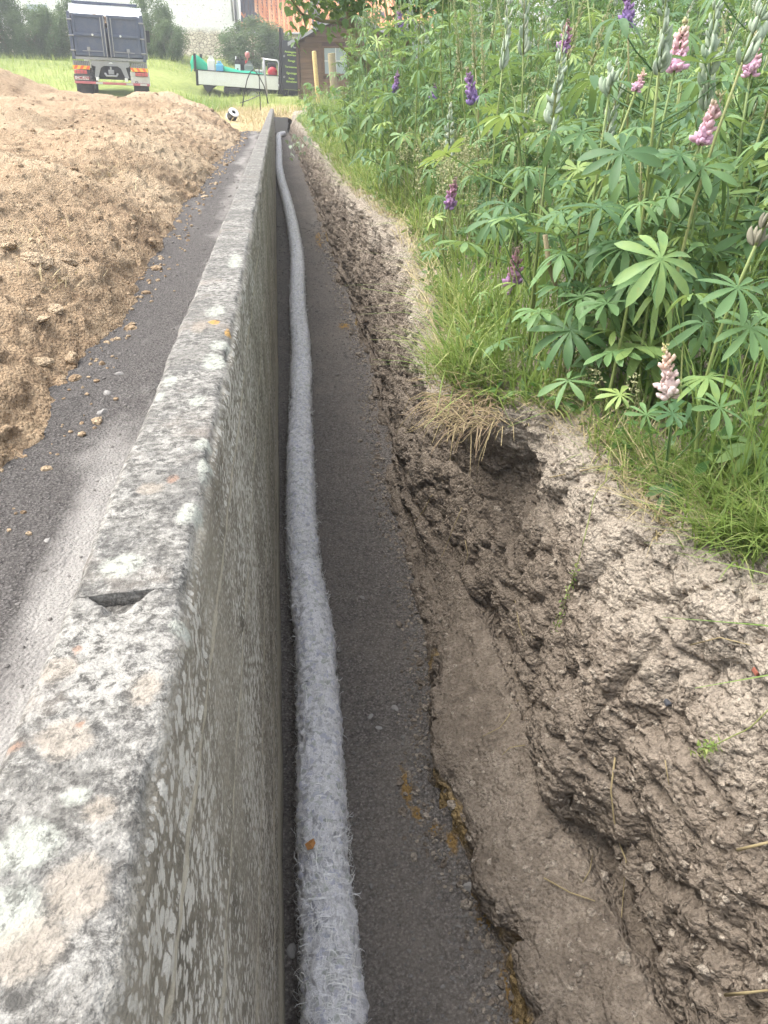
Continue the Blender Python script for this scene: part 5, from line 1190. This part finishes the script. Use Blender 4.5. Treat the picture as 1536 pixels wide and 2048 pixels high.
def outbuilding():
    Y0 = 40; c = at_y(775, 110, Y0); gz = float(field_z(c[0], Y0)) - .1
    root = thing('outbuilding', (c[0], Y0, gz), 'pale rendered outbuilding with slate roof behind the small tree', 'building')
    MB().box(0, 4, 0, 4, 0, 1.25).build('wall', M['white'], root)
    MB().prism_x([(-.25, 1.2), (2, 2.6), (4.25, 1.2), (2, 2.5)], -.2, 4.2).build('roof', M['felt'], root)
    MB().box(.6, 1.3, -.03, .01, .2, .9, .01).build('window', M['glass'], root)
outbuilding()

# ------------------------------------------------------------------ shrubs and trees
def crown_points(n, rx, ry, rz, seed, clumps=26, hollow=0.55):
    r2 = np.random.default_rng(seed); d = r2.normal(0, 1, (clumps, 3)); d /= np.linalg.norm(d, axis=1, keepdims=True); pass
    rad = hollow + (1 - hollow) * r2.random(clumps) ** .6; C = d * rad[:, None] * np.array([rx, ry, rz]); s = r2.uniform(.16, .34, clumps)
    k = r2.integers(0, clumps, n); q = r2.normal(0, 1, (n, 3)); q /= np.linalg.norm(q, axis=1, keepdims=True)
    P = C[k] + q * (r2.random(n) ** .45 * s[k])[:, None] * np.array([rx, ry, rz]) * 1.15
    tint = np.clip(.35 + .35 * (s[k] - .25) / .1 * .3 + r2.normal(0, .22, n) + .15 * (P[:, 2] / rz), 0, 1); return P, tint
def shrub_mesh(n, rx, ry, rz, size, asp, seed, clumps, mat):
    P, tn = crown_points(n, rx, ry, rz, seed, clumps); r2 = np.random.default_rng(seed + 1)
    V, t, tt = leaf_cloud(P, r2.uniform(.7, 1.3, n) * size, asp, tn, .25, seed); me = np_mesh('crown', V, None, t, smooth=False, attrs={'tint': tt}); me.materials.append(mat); return me
HEDGE = [shrub_mesh(16000, 1.5, 1.3, 1.75, .13, .45, 700 + i, 70, M['hedge']) for i in range(3)]
def shrub(name, px, Y, base_px_y, top_px_y, wpx, label, mesh, group, mat='bark', hw=1.5, hz=1.75):
    c = at_y(px, base_px_y, Y); zb = float(field_z(c[0], Y)) - .1; zt = at_y(px, top_px_y, Y)[2]; wid = abs(at_y(px + wpx, 60, Y)[0] - at_y(px - wpx, 60, Y)[0]) / 2
    root = thing(name, (c[0], Y, zb), label, 'shrub', group); h = zt - zb
    o = link('crown', mesh, None, root); o.location = (0, 0, h * .46); o.scale = (wid / hw * 1.25, max(.6, wid / hw), h * .54 / hz)
    tk = MB(); rr = random.Random(int(px)); tk.tube([(0, 0, -.1), (.05, 0, h * .4), (.1, .05, h * .7)], [.07, .05, .02], 7)
    for k in range(6):
        a = rr.uniform(0, 6.28); z = h * rr.uniform(.15, .45); tk.tube([(0, 0, z), (math.cos(a) * wid * .3, math.sin(a) * wid * .3, z + h * .15), (math.cos(a) * wid * .6, math.sin(a) * wid * .6, z + h * .33)], [.04, .025, .01], 6)
    tk.build('trunk', M[mat], root, True); return root
for i, (px, Y, by, ty, w, lab) in enumerate(((-60, 43, 105, -90, 60, 'dark laurel shrub at the far left end of the hedge, cut by the picture edge'), (12, 43.5, 106, -45, 36, 'tall dark laurel shrub at the left edge'), (62, 43, 108, 18, 36, 'lower laurel shrub second from the left edge'), (108, 43, 112, 12, 32, 'laurel shrub with pale top just left of the truck'), (150, 43.5, 116, 0, 34, 'laurel shrub half hidden behind the truck body'), (312, 43.5, 124, -12, 34, 'tall laurel shrub touching the right side of the truck'), (345, 42.5, 125, 40, 28, 'small laurel shrub at the right end of the hedge'))):
    shrub('laurel_shrub', px, Y, by, ty, w, lab, HEDGE[i % 3], 'laurel shrubs of the hedge')
shrub('leafy_bush', 505, 47, 118, 38, 52, 'broad green bush in front of the house corner behind the lorry', HEDGE[1], None)
shrub('leafy_bush', 552, 48, 118, 62, 28, 'smaller bush beside the black locker', HEDGE[2], None)
BG = [shrub_mesh(7000, 1.5, 1.3, 1.75, .11, .5, 760 + i, 30, M['weed']) for i in range(2)]
for i, (px, Y, by, ty, w, lab) in enumerate(((870, 16, 150, -60, 70, 'loose green shrub behind the pale lupin racemes'), (980, 14, 150, -80, 90, 'green shrub behind the middle of the lupins'), (1120, 13, 150, -90, 100, 'broad green shrub behind the silvery pod column'), (1290, 12, 150, -100, 120, 'green shrub behind the violet lupin at the top'), (1480, 11, 150, -120, 130, 'green shrub behind the lupins at the top right'), (742, 24, 165, 22, 34, 'green shrub hiding the right part of the shed'), (780, 22, 165, 60, 40, 'low shrub below the slate roof'))):
    shrub('garden_shrub', px, Y, by, ty, w, lab, BG[i % 2], 'garden shrubs behind the lupins')

TB = [shrub_mesh(9000, 1.5, 1.3, 1.75, .10, .55, 790 + i, 44, M['weed']) for i in range(2)]
for i, (px, Y, ty, w, lab) in enumerate(((960, 34, -60, 90, 'round tree far behind the pale racemes'), (1080, 31, -120, 90, 'tall tree far behind the pod column'), (1200, 33, -80, 90, 'broad tree far behind the violet lupin'), (1320, 30, -130, 100, 'tall tree far behind the pink lupins'), (1440, 31, -90, 100, 'broad tree in the far right background'), (1560, 28, -120, 110, 'tree at the far right edge of the background'))):
    o = shrub('background_tree', px, Y, 130, ty, w, lab, TB[i % 2], 'trees far behind the lupins'); o['category'] = 'tree'

def heart_leaf(s):
    mb = MB(); mb.add([(0, 0, 0), (s * .25, -s * .34, s * .08), (s * .6, -s * .30, s * .06), (s * 1.0, 0, -s * .12), (s * .6, s * .30, s * .06), (s * .25, s * .34, s * .08), (s * .5, 0, -s * .02)], [(0, 1, 6), (1, 2, 6), (2, 3, 6), (3, 4, 6), (4, 5, 6), (5, 0, 6)]); return mb
def lilac():
    Y0 = 10.5; b0 = at_y(762, 215, Y0); gz = ground_z(b0[0], Y0)
    root = thing('lilac_tree', (b0[0], Y0, gz), 'small tree with mossy crooked trunk and heart shaped leaves in front of the shed', 'tree')
    o = np.array([b0[0], Y0, gz]); q = lambda px, py, dy=0: tuple(at_y(px, py, Y0 + dy) - o)
    limbs = [[(0, 0, -.05), q(755, 190), q(735, 130), q(706, 62), q(690, 0), q(684, -60)], [q(737, 135), q(712, 118), q(690, 100, -.2), q(672, 86, -.3)], [q(706, 62), q(680, 45, -.3), q(645, 42, -.5), q(604, 28, -.6), q(585, 2, -.7), q(570, -30, -.8)],
             [(.1, .2, -.05), q(772, 180, .3), q(784, 110, .3), q(775, 40, .3), q(765, -30, .3)], [(.25, .1, -.05), q(800, 150, .2), q(812, 90, .2), q(800, 30, .2), q(806, -40, .2)], [q(604, 28, -.6), q(612, 55, -.6), q(600, 78, -.6)], [q(775, 40, .3), q(820, 10, .2), q(850, -20, .2)], [q(812, 90, .2), q(835, 60, 0), q(850, 30, 0)]]
    rd = [[.06, .055, .05, .042, .03, .02], [.03, .022, .015, .008], [.026, .022, .018, .014, .01, .006], [.03, .026, .022, .018, .01], [.026, .024, .02, .016, .01], [.01, .008, .005], [.014, .01, .006], [.014, .01, .006]]
    for i, (l, r_) in enumerate(zip(limbs, rd)): MB().tube(l, r_, 8).build('trunk' if i in (0, 3, 4) else 'branch', M['bark'], root, True)
    rr = random.Random(9); LM = [heart_leaf(.105).mesh('leaf', True), heart_leaf(.085).mesh('leaf', True)]
    for me in LM:
        me.materials.append(M['lilac']); at = me.attributes.new('tint', 'FLOAT', 'POINT'); at.data.foreach_set('value', [.5 if me is LM[0] else .75] * len(me.vertices))
    # leaves that can be picked out hang along the lower branches
    for i in range(190):
        l = limbs[rr.choice((2, 2, 2, 5, 6, 7, 0, 3, 4))]; k = rr.randrange(1 if len(l) > 3 else 0, len(l) - 1); t = rr.random(); p = Vector(l[k]).lerp(Vector(l[k + 1]), t) + Vector((rr.uniform(-.16, .16), rr.uniform(-.25, .25), rr.uniform(-.14, .14)))
        if p.z < 1.0: continue
        lo = link('leaf', rr.choice(LM), None, root); lo.matrix_local = Matrix.Translation(p) @ Matrix.Rotation(rr.uniform(0, 6.28), 4, 'Z') @ Matrix.Rotation(rr.uniform(.2, 1.3), 4, 'Y') @ Matrix.Rotation(rr.uniform(-.5, .5), 4, 'X') @ Matrix.Scale(rr.uniform(.7, 1.15), 4)
    P, tn = crown_points(5200, 1.5, 1.2, .85, 88, 30); P += np.array(q(745, -140)) ; keep = P[:, 2] > 1.45; P, tn = P[keep], tn[keep]
    V, t, tt = leaf_cloud(P, np.random.default_rng(4).uniform(.07, .11, len(P)), .75, tn, .1, 14); me = np_mesh('crown', V, None, t, attrs={'tint': tt}); c = link('crown', me, M['lilac'], root); tag(c, kind='stuff')
lilac()
# big-leaved weeds on the far part of the bank
WL_ = [heart_leaf(.13).mesh('leaf', True), heart_leaf(.10).mesh('leaf', True)]
for k, me in enumerate(WL_):
    me.materials.append(M['weed']); at = me.attributes.new('tint', 'FLOAT', 'POINT'); at.data.foreach_set('value', [.35 + .35 * k] * len(me.vertices))
def weed(px, py, Y, h, n, label, sc=1.0, seed=0):
    rr = random.Random(seed); c = at_y(px, py, Y); X = c[0]; gz = ground_z(X, Y); root = thing('broadleaf_weed', (X, Y, gz), label, 'weed', 'broadleaf weeds at the far end of the bank')
    for s in range(3):
        a = rr.uniform(0, 6.28); MB().tube([(0, 0, 0), (math.cos(a) * .08, math.sin(a) * .08, h * .5), (math.cos(a) * .2, math.sin(a) * .2, h)], [.01, .007, .004], 5).build('stem', M['lupstem'], root, True)
    for i in range(n):
        a = rr.uniform(0, 6.28); z = h * (.15 + .9 * rr.random()); r_ = rr.uniform(.03, .30)
        o = link('leaf', rr.choice(WL_), None, root); o.matrix_local = Matrix.Translation((math.cos(a) * r_, math.sin(a) * r_, z)) @ Matrix.Rotation(a + rr.uniform(-.6, .6), 4, 'Z') @ Matrix.Rotation(rr.uniform(.0, .9), 4, 'Y') @ Matrix.Scale(sc * rr.uniform(.7, 1.2), 4)
for i, (px, Y, h, n, lab) in enumerate(((628, 15, .75, 40, 'dark broad leaved weed nearest the shed corner'), (655, 13, .7, 36, 'broad leaved weed just right of the path to the shed'), (690, 11.5, .75, 36, 'tall broad leaved weed below the small tree'), (640, 17, .7, 34, 'pale broad leaved weed behind the dark one'), (730, 10, .6, 30, 'broad leaved weed beside the seeding grass'), (612, 20, .55, 30, 'small broad leaved weed close to the trench end'), (700, 9, .5, 26, 'low broad leaved weed on the bank edge'), (760, 12.5, .8, 34, 'leafy weed at the foot of the mossy trunk'))):
    weed(px, 200, Y, h, n, lab, 1.0, 50 + i)
# wilted plant hanging over the far bank
root = thing('wilted_weed', at_y(600, 285, 14.0), 'wilted grey green weed hanging over the far trench edge', 'weed'); rr = random.Random(2)
me = heart_leaf(.11).mesh('leaf', True); me.materials.append(M['pod']); at = me.attributes.new('tint', 'FLOAT', 'POINT'); at.data.foreach_set('value', [.6] * len(me.vertices))
MB().tube([(.1, 0, -.05), (0, 0, .08), (-.15, -.1, -.12)], [.01, .008, .004], 5).build('stem', M['lupstem'], root, True)
for i in range(26):
    o = link('leaf', me, None, root); o.matrix_local = Matrix.Translation((rr.uniform(-.25, .2), rr.uniform(-.4, .4), rr.uniform(-.2, .12))) @ Matrix.Rotation(rr.uniform(0, 6.3), 4, 'Z') @ Matrix.Rotation(rr.uniform(.6, 1.5), 4, 'Y') @ Matrix.Scale(rr.uniform(.6, 1.1), 4)
# ------------------------------------------------------------------ meadow and dry grass round the wall end
g = np.random.default_rng(31)
n = 26000; Y = 22 + 27 * g.random(n) ** .8; X = (g.random(n) - .62) * (8 + Y * .62)
keep = ~((X > -7.2) & (X < .1) & (Y > 35.8) & (Y < 39)) & ~((np.abs(X) < 2.6) & (Y < 27)) & ~((X < -2.5) & (Y < 27.5)) & ~((X < -3.2) & (X > -7.5) & (Y < 35) & (Y > 27)) & ~((X > 0) & (X < 5.5) & (Y > 31.6) & (Y < 36.5))
X, Y = X[keep], Y[keep]; n = len(X); P = np.stack([X, Y, field_z(X, Y) - .02], 1)
blades('meadow_grass', P, g.uniform(.15, .42, n), g.uniform(.014, .028, n), g.uniform(0, 6.28, n), g.uniform(.05, .4, n), g.uniform(.05, .5, n), np.clip(.55 + .3 * fbm(P, 3.0, 2, 801) + g.normal(0, .15, n), 0, 1), M['meadow'], 'long yellow green meadow grass around the parked trucks', 'grass', 3)
n = 4200; Y = 17 + 12 * g.random(n); X = g.normal(-.3, 1.1, n); keep = ~((X > -.28) & (X < .75) & (Y < 25.3)) & ~((X < -.75) & (Y < 18.5)) & ~((X > .4) & (Y < 24)); X, Y = X[keep], Y[keep]; n = len(X)
P = np.stack([X, Y, field_z(X, Y) - .01], 1)
blades('dry_grass', P, g.uniform(.08, .32, n), g.uniform(.008, .016, n), g.uniform(0, 6.28, n), g.uniform(.2, .8, n), g.uniform(.1, .5, n), g.random(n), M['straw'], 'dry yellow grass around the far end of the wall', 'grass', 3)
n = 1500; Y = g.uniform(20, 27.5, n); X = -2.0 - g.random(n) * 1.2 + (Y - 22) * .12; P = np.stack([X, Y, field_z(X, Y) - .01 + .35 * np.exp(-((Y - 21) / 1.5) ** 2)], 1)
blades('green_tuft', P, g.uniform(.15, .45, n), g.uniform(.012, .02, n), g.uniform(0, 6.28, n), g.uniform(.05, .4, n), g.uniform(.05, .5, n), g.random(n) * .7, M['grass'], 'green grass tuft at the end of the soil heap', 'grass', 3)

# ------------------------------------------------------------------ small things near the wall end
def ring():
    c = Vector(at_y(465, 230, 19.0)); root = thing('pipe_sleeve', c, 'short black pipe sleeve with white rim lying on the soil heap', 'pipe', rot=(R(40), R(28), R(10)))
    MB().lathe([(.095, -.07), (.11, -.07), (.11, .07), (.095, .07), (.095, -.07)], 24).build('sleeve', M['black'], root, True)
    MB().lathe([(.05, .072), (.112, .072), (.118, .08), (.112, .09), (.05, .09), (.05, .072)], 24).build('rim', M['white'], root, True)
    MB().lathe([(.105, -.085), (.12, -.085), (.12, -.072), (.105, -.072)], 24).build('collar', M['white'], root, True)
ring()
def pole(name, pts, Y, r, mat, label, cat):
    P = [Vector(at_y(px, py, Y + (k if isinstance(k, float) else 0))) for px, py, k in pts]; root = thing(name, P[-1], label, cat)
    MB().tube([p - P[-1] for p in P], r, 8).build('shaft', M[mat], root, True); return root
pole('wooden_stake', [(527, 115, .0), (530, 150, .0), (534, 190, .0)], 30.0, .035, 'fascia', 'pale leaning stake standing at the end of the wall', 'stake')
pole('iron_rod', [(518, 133, .0), (519, 175, .0), (521, 221, .0)], 27.0, .014, 'black', 'thin dark iron rod pushed into the dry grass', 'rod')
pole('black_hose', [(485, 213, .0), (488, 190, .0), (494, 160, .0), (500, 145, .0), (506, 139, .0), (513, 145, .0), (520, 156, .0), (528, 172, .0), (534, 195, .0), (536, 207, .0)], 27.0, .016, 'black', 'black hose looping in an arch over the end of the wall', 'hose')
pole('thin_lath', [(520, 190, .0), (500, 199, .0), (480, 206, .0)], 27.5, .014, 'steel', 'thin lath lying slanted in the dry grass behind the wall', 'lath')

# ------------------------------------------------------------------ stones, clods, stalks, roots
M['pebble'] = m_paint('grey_stone', (0.26, 0.25, 0.235), .9, .4, (.4, .37, .33), sc=20); M['crumb'] = m_paint('cinder_crumb', (0.15, 0.14, 0.13), .95, .5, (.28, .26, .23), sc=9); M['clod'] = M['mound']
def rock_geo(seed, s=1.0, flat=.65, sub=2):
    bm = bmesh.new(); bmesh.ops.create_icosphere(bm, subdivisions=sub, radius=1.0); V = np.array([v.co[:] for v in bm.verts]); F = [[v.index for v in f.verts] for f in bm.faces]; bm.free()
    V = V * (1 + .28 * fbm(V + seed * 3.1, .9, 3, seed))[:, None] * np.array([1, .8, flat]) * s; return V, np.array(F)
STONES = []
for i in range(4):
    V, F = rock_geo(i + 1); me = np_mesh('stone', V, None, F, smooth=False); me.materials.append(M['pebble']); STONES.append(me)
for i, (px, py, s, lab) in enumerate(((655, 900, .014, 'grey stone on the trench floor beside the middle of the pipe'), (790, 1415, .018, 'yellowish stone on the trench floor under the bench'), (757, 1455, .013, 'chalky crumb on the trench floor below the yellowish stone'), (740, 1433, .012, 'small pale crumb on the trench floor'), (725, 1195, .014, 'pale stone alone in the middle of the trench floor'), (648, 810, .012, 'little grey stone close to the pipe'), (585, 1900, .020, 'pale stone wedged between pipe and wall at the bottom'), (940, 1775, .022, 'rounded dark clod on the trench floor under the bench lip'), (205, 825, .030, 'pale broken stone at the edge of the soil heap'), (215, 787, .026, 'flat grey stone on the dark path'), (240, 748, .022, 'small stone on the dark path near the soil'), (95, 1080, .016, 'small pale stone on the path near the left edge'))):
    h = hit(px, py)
    if h is None: continue
    o = link('stone', STONES[i % 4], None); o.location = h[0] + h[1] * s * .3; o.scale = (s, s, s); o.rotation_euler = (0.2 * i, .3, i * 1.3); tag(o, lab, 'stone', 'loose stones')
M['tilebit'] = m_paint('brick_red', (.26, .09, .06), .8, .2); M['slatebit'] = m_paint('slate_bit', (.06, .065, .075), .5, .2)
for px, py, m_, lab in ((1338, 1405, 'slatebit', 'square dark chip lying on the bank'), (1512, 1343, 'tilebit', 'red brick crumb at the right edge of the bank')):
    h = hit(px, py, [0])
    if h: o = MB().box(-.011, .011, -.007, .007, -.004, .006, .002).build('chip', M[m_]); o.location = h[0] + h[1] * .006; o.rotation_euler = (.2, .1, .1); tag(o, lab, 'chip')
def scatter(name, pts, sizes, mat, label, seed, sub=1, attrs=False):
    VV, FF = [], []; n0 = 0; r2 = np.random.default_rng(seed); base = [rock_geo(20 + k, 1, .7, sub) for k in range(6)]
    for p, s in zip(pts, sizes):
        V, F = base[r2.integers(6)]; a = r2.uniform(0, 6.28); c, sn = math.cos(a), math.sin(a)
        W = V * s * r2.uniform(.7, 1.3, 3); W = np.stack([W[:, 0] * c - W[:, 1] * sn, W[:, 0] * sn + W[:, 1] * c, W[:, 2]], 1) + np.asarray(p); VV.append(W); FF.append(F + n0); n0 += len(V)
    VV = np.concatenate(VV); me = np_mesh(name, VV, None, np.concatenate(FF), smooth=False, attrs={'dry': np.repeat(r2.random(len(pts)), len(base[0][0]))}); return tag(link(name, me, mat), label, 'rubble', kind='stuff')
r2 = np.random.default_rng(12)
pts, sz = [], []
for i in range(3800):
    y = .5 + 10 * r2.random() ** 2; e_ = float(np.interp(y, ST[:, 0], ST[:, 1])); x = r2.uniform(-.1, .45) if r2.random() < .5 else e_ - abs(r2.normal(0, .05)); pts.append((x, y, ground_z(x, y, 1, 0) + .001)); sz.append(r2.uniform(.0018, .0045) * (1 + .25 * y) * (2 if r2.random() < .03 else 1))
scatter('trench_pebbles', pts, sz, M['crumb'], 'small pebbles and crumbs on the dark trench floor', 13)
pts, sz = [], []
for i in range(1700):
    y = .5 + 9 * r2.random() ** 2; e_ = float(np.interp(y, ST[:, 0], ST[:, 1])); x = e_ - abs(r2.normal(0, .045)) + .01; s = r2.uniform(.0025, .008) * (1 + .12 * y) * (2 if r2.random() < .05 else 1); pts.append((x, y, ground_z(x, y, 1, 0) + s * .2)); sz.append(s)
scatter('fallen_soil', pts, sz, M['bank'], 'crumbs of bank soil fallen along the right edge of the trench floor', 18)
pts, sz = [], []
for i in range(700):
    y = .8 + 10 * r2.random() ** 1.6; x = r2.uniform(-1.0, -.25); pts.append((x, y, ground_z(x, y, 2, .6) + .001)); sz.append(r2.uniform(.002, .006) * (1 + .2 * y))
scatter('path_pebbles', pts, sz, M['crumb'], 'small stones scattered on the dark path', 14)
pts, sz = [], []
for i in range(3600):
    y = 1.0 + 17 * r2.random() ** 1.25; d = r2.random() ** 1.4 * (2.6 + .25 * y) - .10; x = float(np.interp(y, FOOT[:, 0], FOOT[:, 1])) - d + r2.normal(0, .04); s = r2.uniform(.004, .015) * (1 + .06 * y) * (2.2 if r2.random() < .05 else 1)
    z = ground_z(x, y, 3, None)
    h = TREES[3].ray_cast(Vector((x, y, 5)), Vector((0, 0, -1)))
    zz = h[0].z if h[0] is not None else .6
    zz = max(zz, ground_z(x, y, 2, .0)); pts.append((x, y, zz + s * .1)); sz.append(s)
scatter('soil_clods', pts, sz, M['clod'], 'crumbly tan clods strewn over the soil heap', 15)
pts, sz = [], []
for i in range(2600):
    k = r2.integers(0, 2); px, py = r2.uniform(640, 1536), r2.uniform(420, 2040); h = hit(px, py, [0])
    if h is None or h[0].y > 8: continue
    s = r2.uniform(.0025, .008) * (1 + .2 * h[0].y) * (1.8 if r2.random() < .06 else 1); pts.append(tuple(h[0] + h[1] * s * .2)); sz.append(s)
scatter('bank_crumbs', pts, sz, M['bank'], 'loose earth crumbs stuck to the cut bank', 16)
for i, (px, py, s, lab) in enumerate(((75, 520, .10, 'broad flat slab of tan clay on the soil heap'), (140, 525, .06, 'flat tan clod right of the broad slab'), (15, 495, .08, 'large tan clod at the left edge of the soil heap'), (80, 640, .05, 'orange tan clod low on the soil heap'), (140, 715, .05, 'rounded tan clod at the foot of the heap'), (110, 620, .06, 'tan clay lump in the middle of the heap slope'), (85, 725, .055, 'broken clay lump beside the rounded clod'))):
    h = hit(px, py, [3])
    if h is None: continue
    V, F = rock_geo(60 + i, 1, .36, 3); V = (V + .16 * clod(V, .5, 70 + i, .1)[:, None] * V) * s * .85; me = np_mesh('clay_clod', V, None, F, smooth=False, attrs={'dry': np.full(len(V), .9)}); o = link('clay_clod', me, M['clod']); o.location = h[0] + Vector((0, 0, s * .02)); o.rotation_euler = (.1, .25, i * 1.1); tag(o, lab, 'clod', 'large clods on the heap')
# dry stalks lying on the bank
def stalk(pxs, r, mat, label, only=(0,), lift=.010, name='dry_stalk', cat='stalk'):
    P = []
    for px, py in pxs:
        h = hit(px, py, list(only))
        if h: P.append(h[0] + (Vector(CAM) - h[0]).normalized() * lift)
    if len(P) < 2: return
    root = thing(name, P[0], label, cat); MB().tube([p - P[0] for p in P], [r * (1 - .5 * k / len(P)) for k in range(len(P))], 6).build('stem', mat, root, True)
for pxs, r, lab in (([(1230, 1515), (1222, 1580), (1228, 1640), (1240, 1690), (1252, 1720), (1247, 1780), (1243, 1835)], .0022, 'longest pale dry stalk hanging down the bank face'), ([(1088, 1756), (1140, 1785), (1190, 1802)], .002, 'forked dry twig lying across the bench crack'), ([(1036, 1400), (1015, 1435), (1000, 1455), (965, 1473)], .0016, 'thin bent straw on the bench'), ([(1050, 1490), (1020, 1495), (1004, 1510)], .0014, 'short straw sticking from the crack'), ([(864, 990), (848, 1020), (828, 1045), (822, 1060)], .0022, 'pale torn root ending in a knob on the lower bank'), ([(924, 1015), (905, 1060), (885, 1110), (880, 1120)], .0017, 'straight straw on the slope above the bench'), ([(930, 1080), (936, 1110), (925, 1140)], .0014, 'small curved straw on the slope'), ([(1100, 955), (1170, 940), (1230, 925)], .0017, 'pale straw lying across the bank crest'), ([(1030, 1200), (1038, 1250), (1045, 1270), (1070, 1275)], .0013, 'fine root curling at the crack'), ([(1475, 1700), (1536, 1685)], .003, 'thick yellow stalk at the right edge'), ([(1450, 1990), (1500, 1985), (1536, 1980)], .003, 'thick pale stalk in the bottom right corner'), ([(1330, 1520), (1338, 1570)], .0012, 'hair thin root on the right bank face'), ([(1165, 1765), (1180, 1740), (1185, 1710)], .0012, 'fine dark root above the crack'), ([(1380, 1290), (1440, 1275), (1500, 1290)], .0014, 'pale straw loop below the right grass tuft')):
    stalk(pxs, r, M['straw'], lab)
# tuft of dead roots overhanging the hollow
c0 = Vector((.47, 1.98, bank_top(2.0) - .015)); rr = random.Random(8); root = thing('root_tuft', c0, 'matted tuft of pale dry grass roots overhanging the hollow in the bank', 'roots')
for j in range(3):
    mb = MB()
    for i in range(85):
        a = rr.uniform(-.9, .9) + math.pi; p = Vector((rr.uniform(-.06, .12), rr.uniform(-.17, .12), rr.uniform(-.02, .02))); l = rr.uniform(.04, .17); d = Vector((math.cos(a) * rr.uniform(.2, 1), math.sin(a) + rr.uniform(-.8, .3), rr.uniform(-.2, .5))).normalized()
        mb.tube([p, p + d * l * .4, p + d * l * .75 + Vector((0, 0, -.25 * l)), p + d * l * .9 + Vector((0, 0, -.75 * l * rr.random()))], [.0013, .0011, .0009, .0004], 4, False)
    mb.build('root_strands', M['straw'] if j else M['root'], root, True)
me_t = None
# long grass stalk drooping over the bank with its seed head
def droop(pxs, deps, label, seed):
    P = [Vector(at_d(x, y, d)) for (x, y), d in zip(pxs, deps)]; root = thing('grass_stalk', P[0], label, 'grass'); rr = random.Random(seed)
    Q = [Vector(v) for v in catmull(np.array([p - P[0] for p in P]), np.linspace(0, len(P) - 1, 16))]; MB().tube(Q, [.0014] * 10 + [.001] * 6, 5).build('stem', M['lupstem'], root, True)
    Ps = []
    for i in range(90):
        t = 9.5 + 5.4 * rr.random(); k = int(t); v = Q[k].lerp(Q[min(15, k + 1)], t - k) + Vector((rr.gauss(0, .006), rr.gauss(0, .006), rr.gauss(0, .005))); Ps.append(v[:])
    rs = np.random.default_rng(seed); V, t, tn = leaf_cloud(np.array(Ps), rs.uniform(.006, .013, len(Ps)), .4, rs.random(len(Ps)), .1, seed); link('seed_head', np_mesh('seed_head', V, None, t, attrs={'tint': tn}), M['grass'], root)
h1 = hit(1200, 985, [0])
dd = lambda h: float((np.array(h[0]) - CAM) @ _f)
droop([(1225, 950), (1192, 985), (1180, 1030), (1160, 1110), (1135, 1190), (1110, 1260)], [dd(hit(1225, 950, [0])) - .02, dd(hit(1192, 985, [0])) - .05, dd(hit(1180, 1030, [0])) - .05, dd(hit(1160, 1110, [0])) - .05, dd(hit(1135, 1190, [0])) - .04, dd(hit(1110, 1262, [0])) - .03], 'green grass stalk drooping down the bank with its seed head', 4)
droop([(1536, 1420), (1500, 1455), (1470, 1470), (1440, 1485), (1410, 1498), (1395, 1505)], [dd(hit(min(1530, x), y, [0])) - .03 for x, y in ((1536, 1420), (1500, 1455), (1470, 1470), (1440, 1485), (1410, 1498), (1395, 1505))], 'short green grass head lying on the bank near the right edge', 6)
# straw trodden into the soil heap
n = 700; r3 = np.random.default_rng(44); P = []
for (px, py, s, k) in ((210, 345, 30, 30), (80, 480, 45, 30), (110, 565, 28, 35), (250, 360, 40, 12)):
    for i in range(k):
        h = hit(px + r3.normal(0, s), py + r3.normal(0, s * .35), [3])
        if h: P.append(tuple(h[0] + Vector((0, 0, .008))))
P = np.array(P); n = len(P)
blades('trodden_straw', P, r3.uniform(.04, .14, n), r3.uniform(.002, .004, n) * (1 + .1 * P[:, 1]), r3.uniform(0, 6.28, n), r3.uniform(.7, .97, n), r3.uniform(-.1, .4, n), r3.random(n), M['straw'], 'bits of dry straw trodden into the soil heap', 'straw')
# yellow-brown twig and dark branch among the lupins
pole('bent_branch', [(1090, 470, -1.0), (1100, 540, -1.0), (1120, 590, -1.0), (1155, 625, -1.0), (1180, 640, -1.0)], 3.1, .007, 'bark', 'dark bent dead branch leaning in the grass between lupins', 'branch')

# fresh grass tuft hanging over the near right edge of the bank
Pt = []; r3 = np.random.default_rng(51)
for (px, py, s, k) in ((1470, 1010, 45, 420), (1530, 1090, 40, 380), (1430, 1075, 30, 160), (1340, 960, 45, 260), (1250, 900, 40, 180), (1530, 960, 50, 380), (890, 735, 35, 320), (960, 740, 40, 260)):
    for i in range(k):
        h = hit(px + r3.normal(0, s), py + r3.normal(0, s * .55), [0])
        if h and h[0].z > .84: Pt.append(tuple(h[0]))
Pt = np.array(Pt); n = len(Pt)
blades('bank_tufts', Pt, r3.uniform(.05, .17, n), r3.uniform(.0025, .005, n), np.where(r3.random(n) < .6, r3.normal(math.pi * 1.1, .8, n), r3.uniform(0, 6.28, n)), r3.uniform(.1, .7, n), r3.uniform(.1, .8, n), np.clip(r3.normal(.55, .25, n), 0, 1), M['grass'], 'bright green grass tufts at the near right edge of the bank', 'grass', 5)

# ------------------------------------------------------------------ haze added to lift distant dark tones, standing in for lens veil
def haze():
    m = bpy.data.materials.new('added_haze'); m.use_nodes = True; nt = m.node_tree; nt.nodes.clear()
    out = nt.nodes.new('ShaderNodeOutputMaterial'); v = nt.nodes.new('ShaderNodeVolumePrincipled'); v.inputs['Density'].default_value = 0.0024; v.inputs['Color'].default_value = (.96, .97, 1, 1); v.inputs['Anisotropy'].default_value = 0.2
    nt.links.new(v.outputs[0], out.inputs['Volume'])
    o = MB().box(-75, 85, -20, 115, -1.6, 14).build('haze', m); tag(o, 'thin haze volume added over the whole place to lift distant dark tones', 'haze', kind='stuff')
haze()
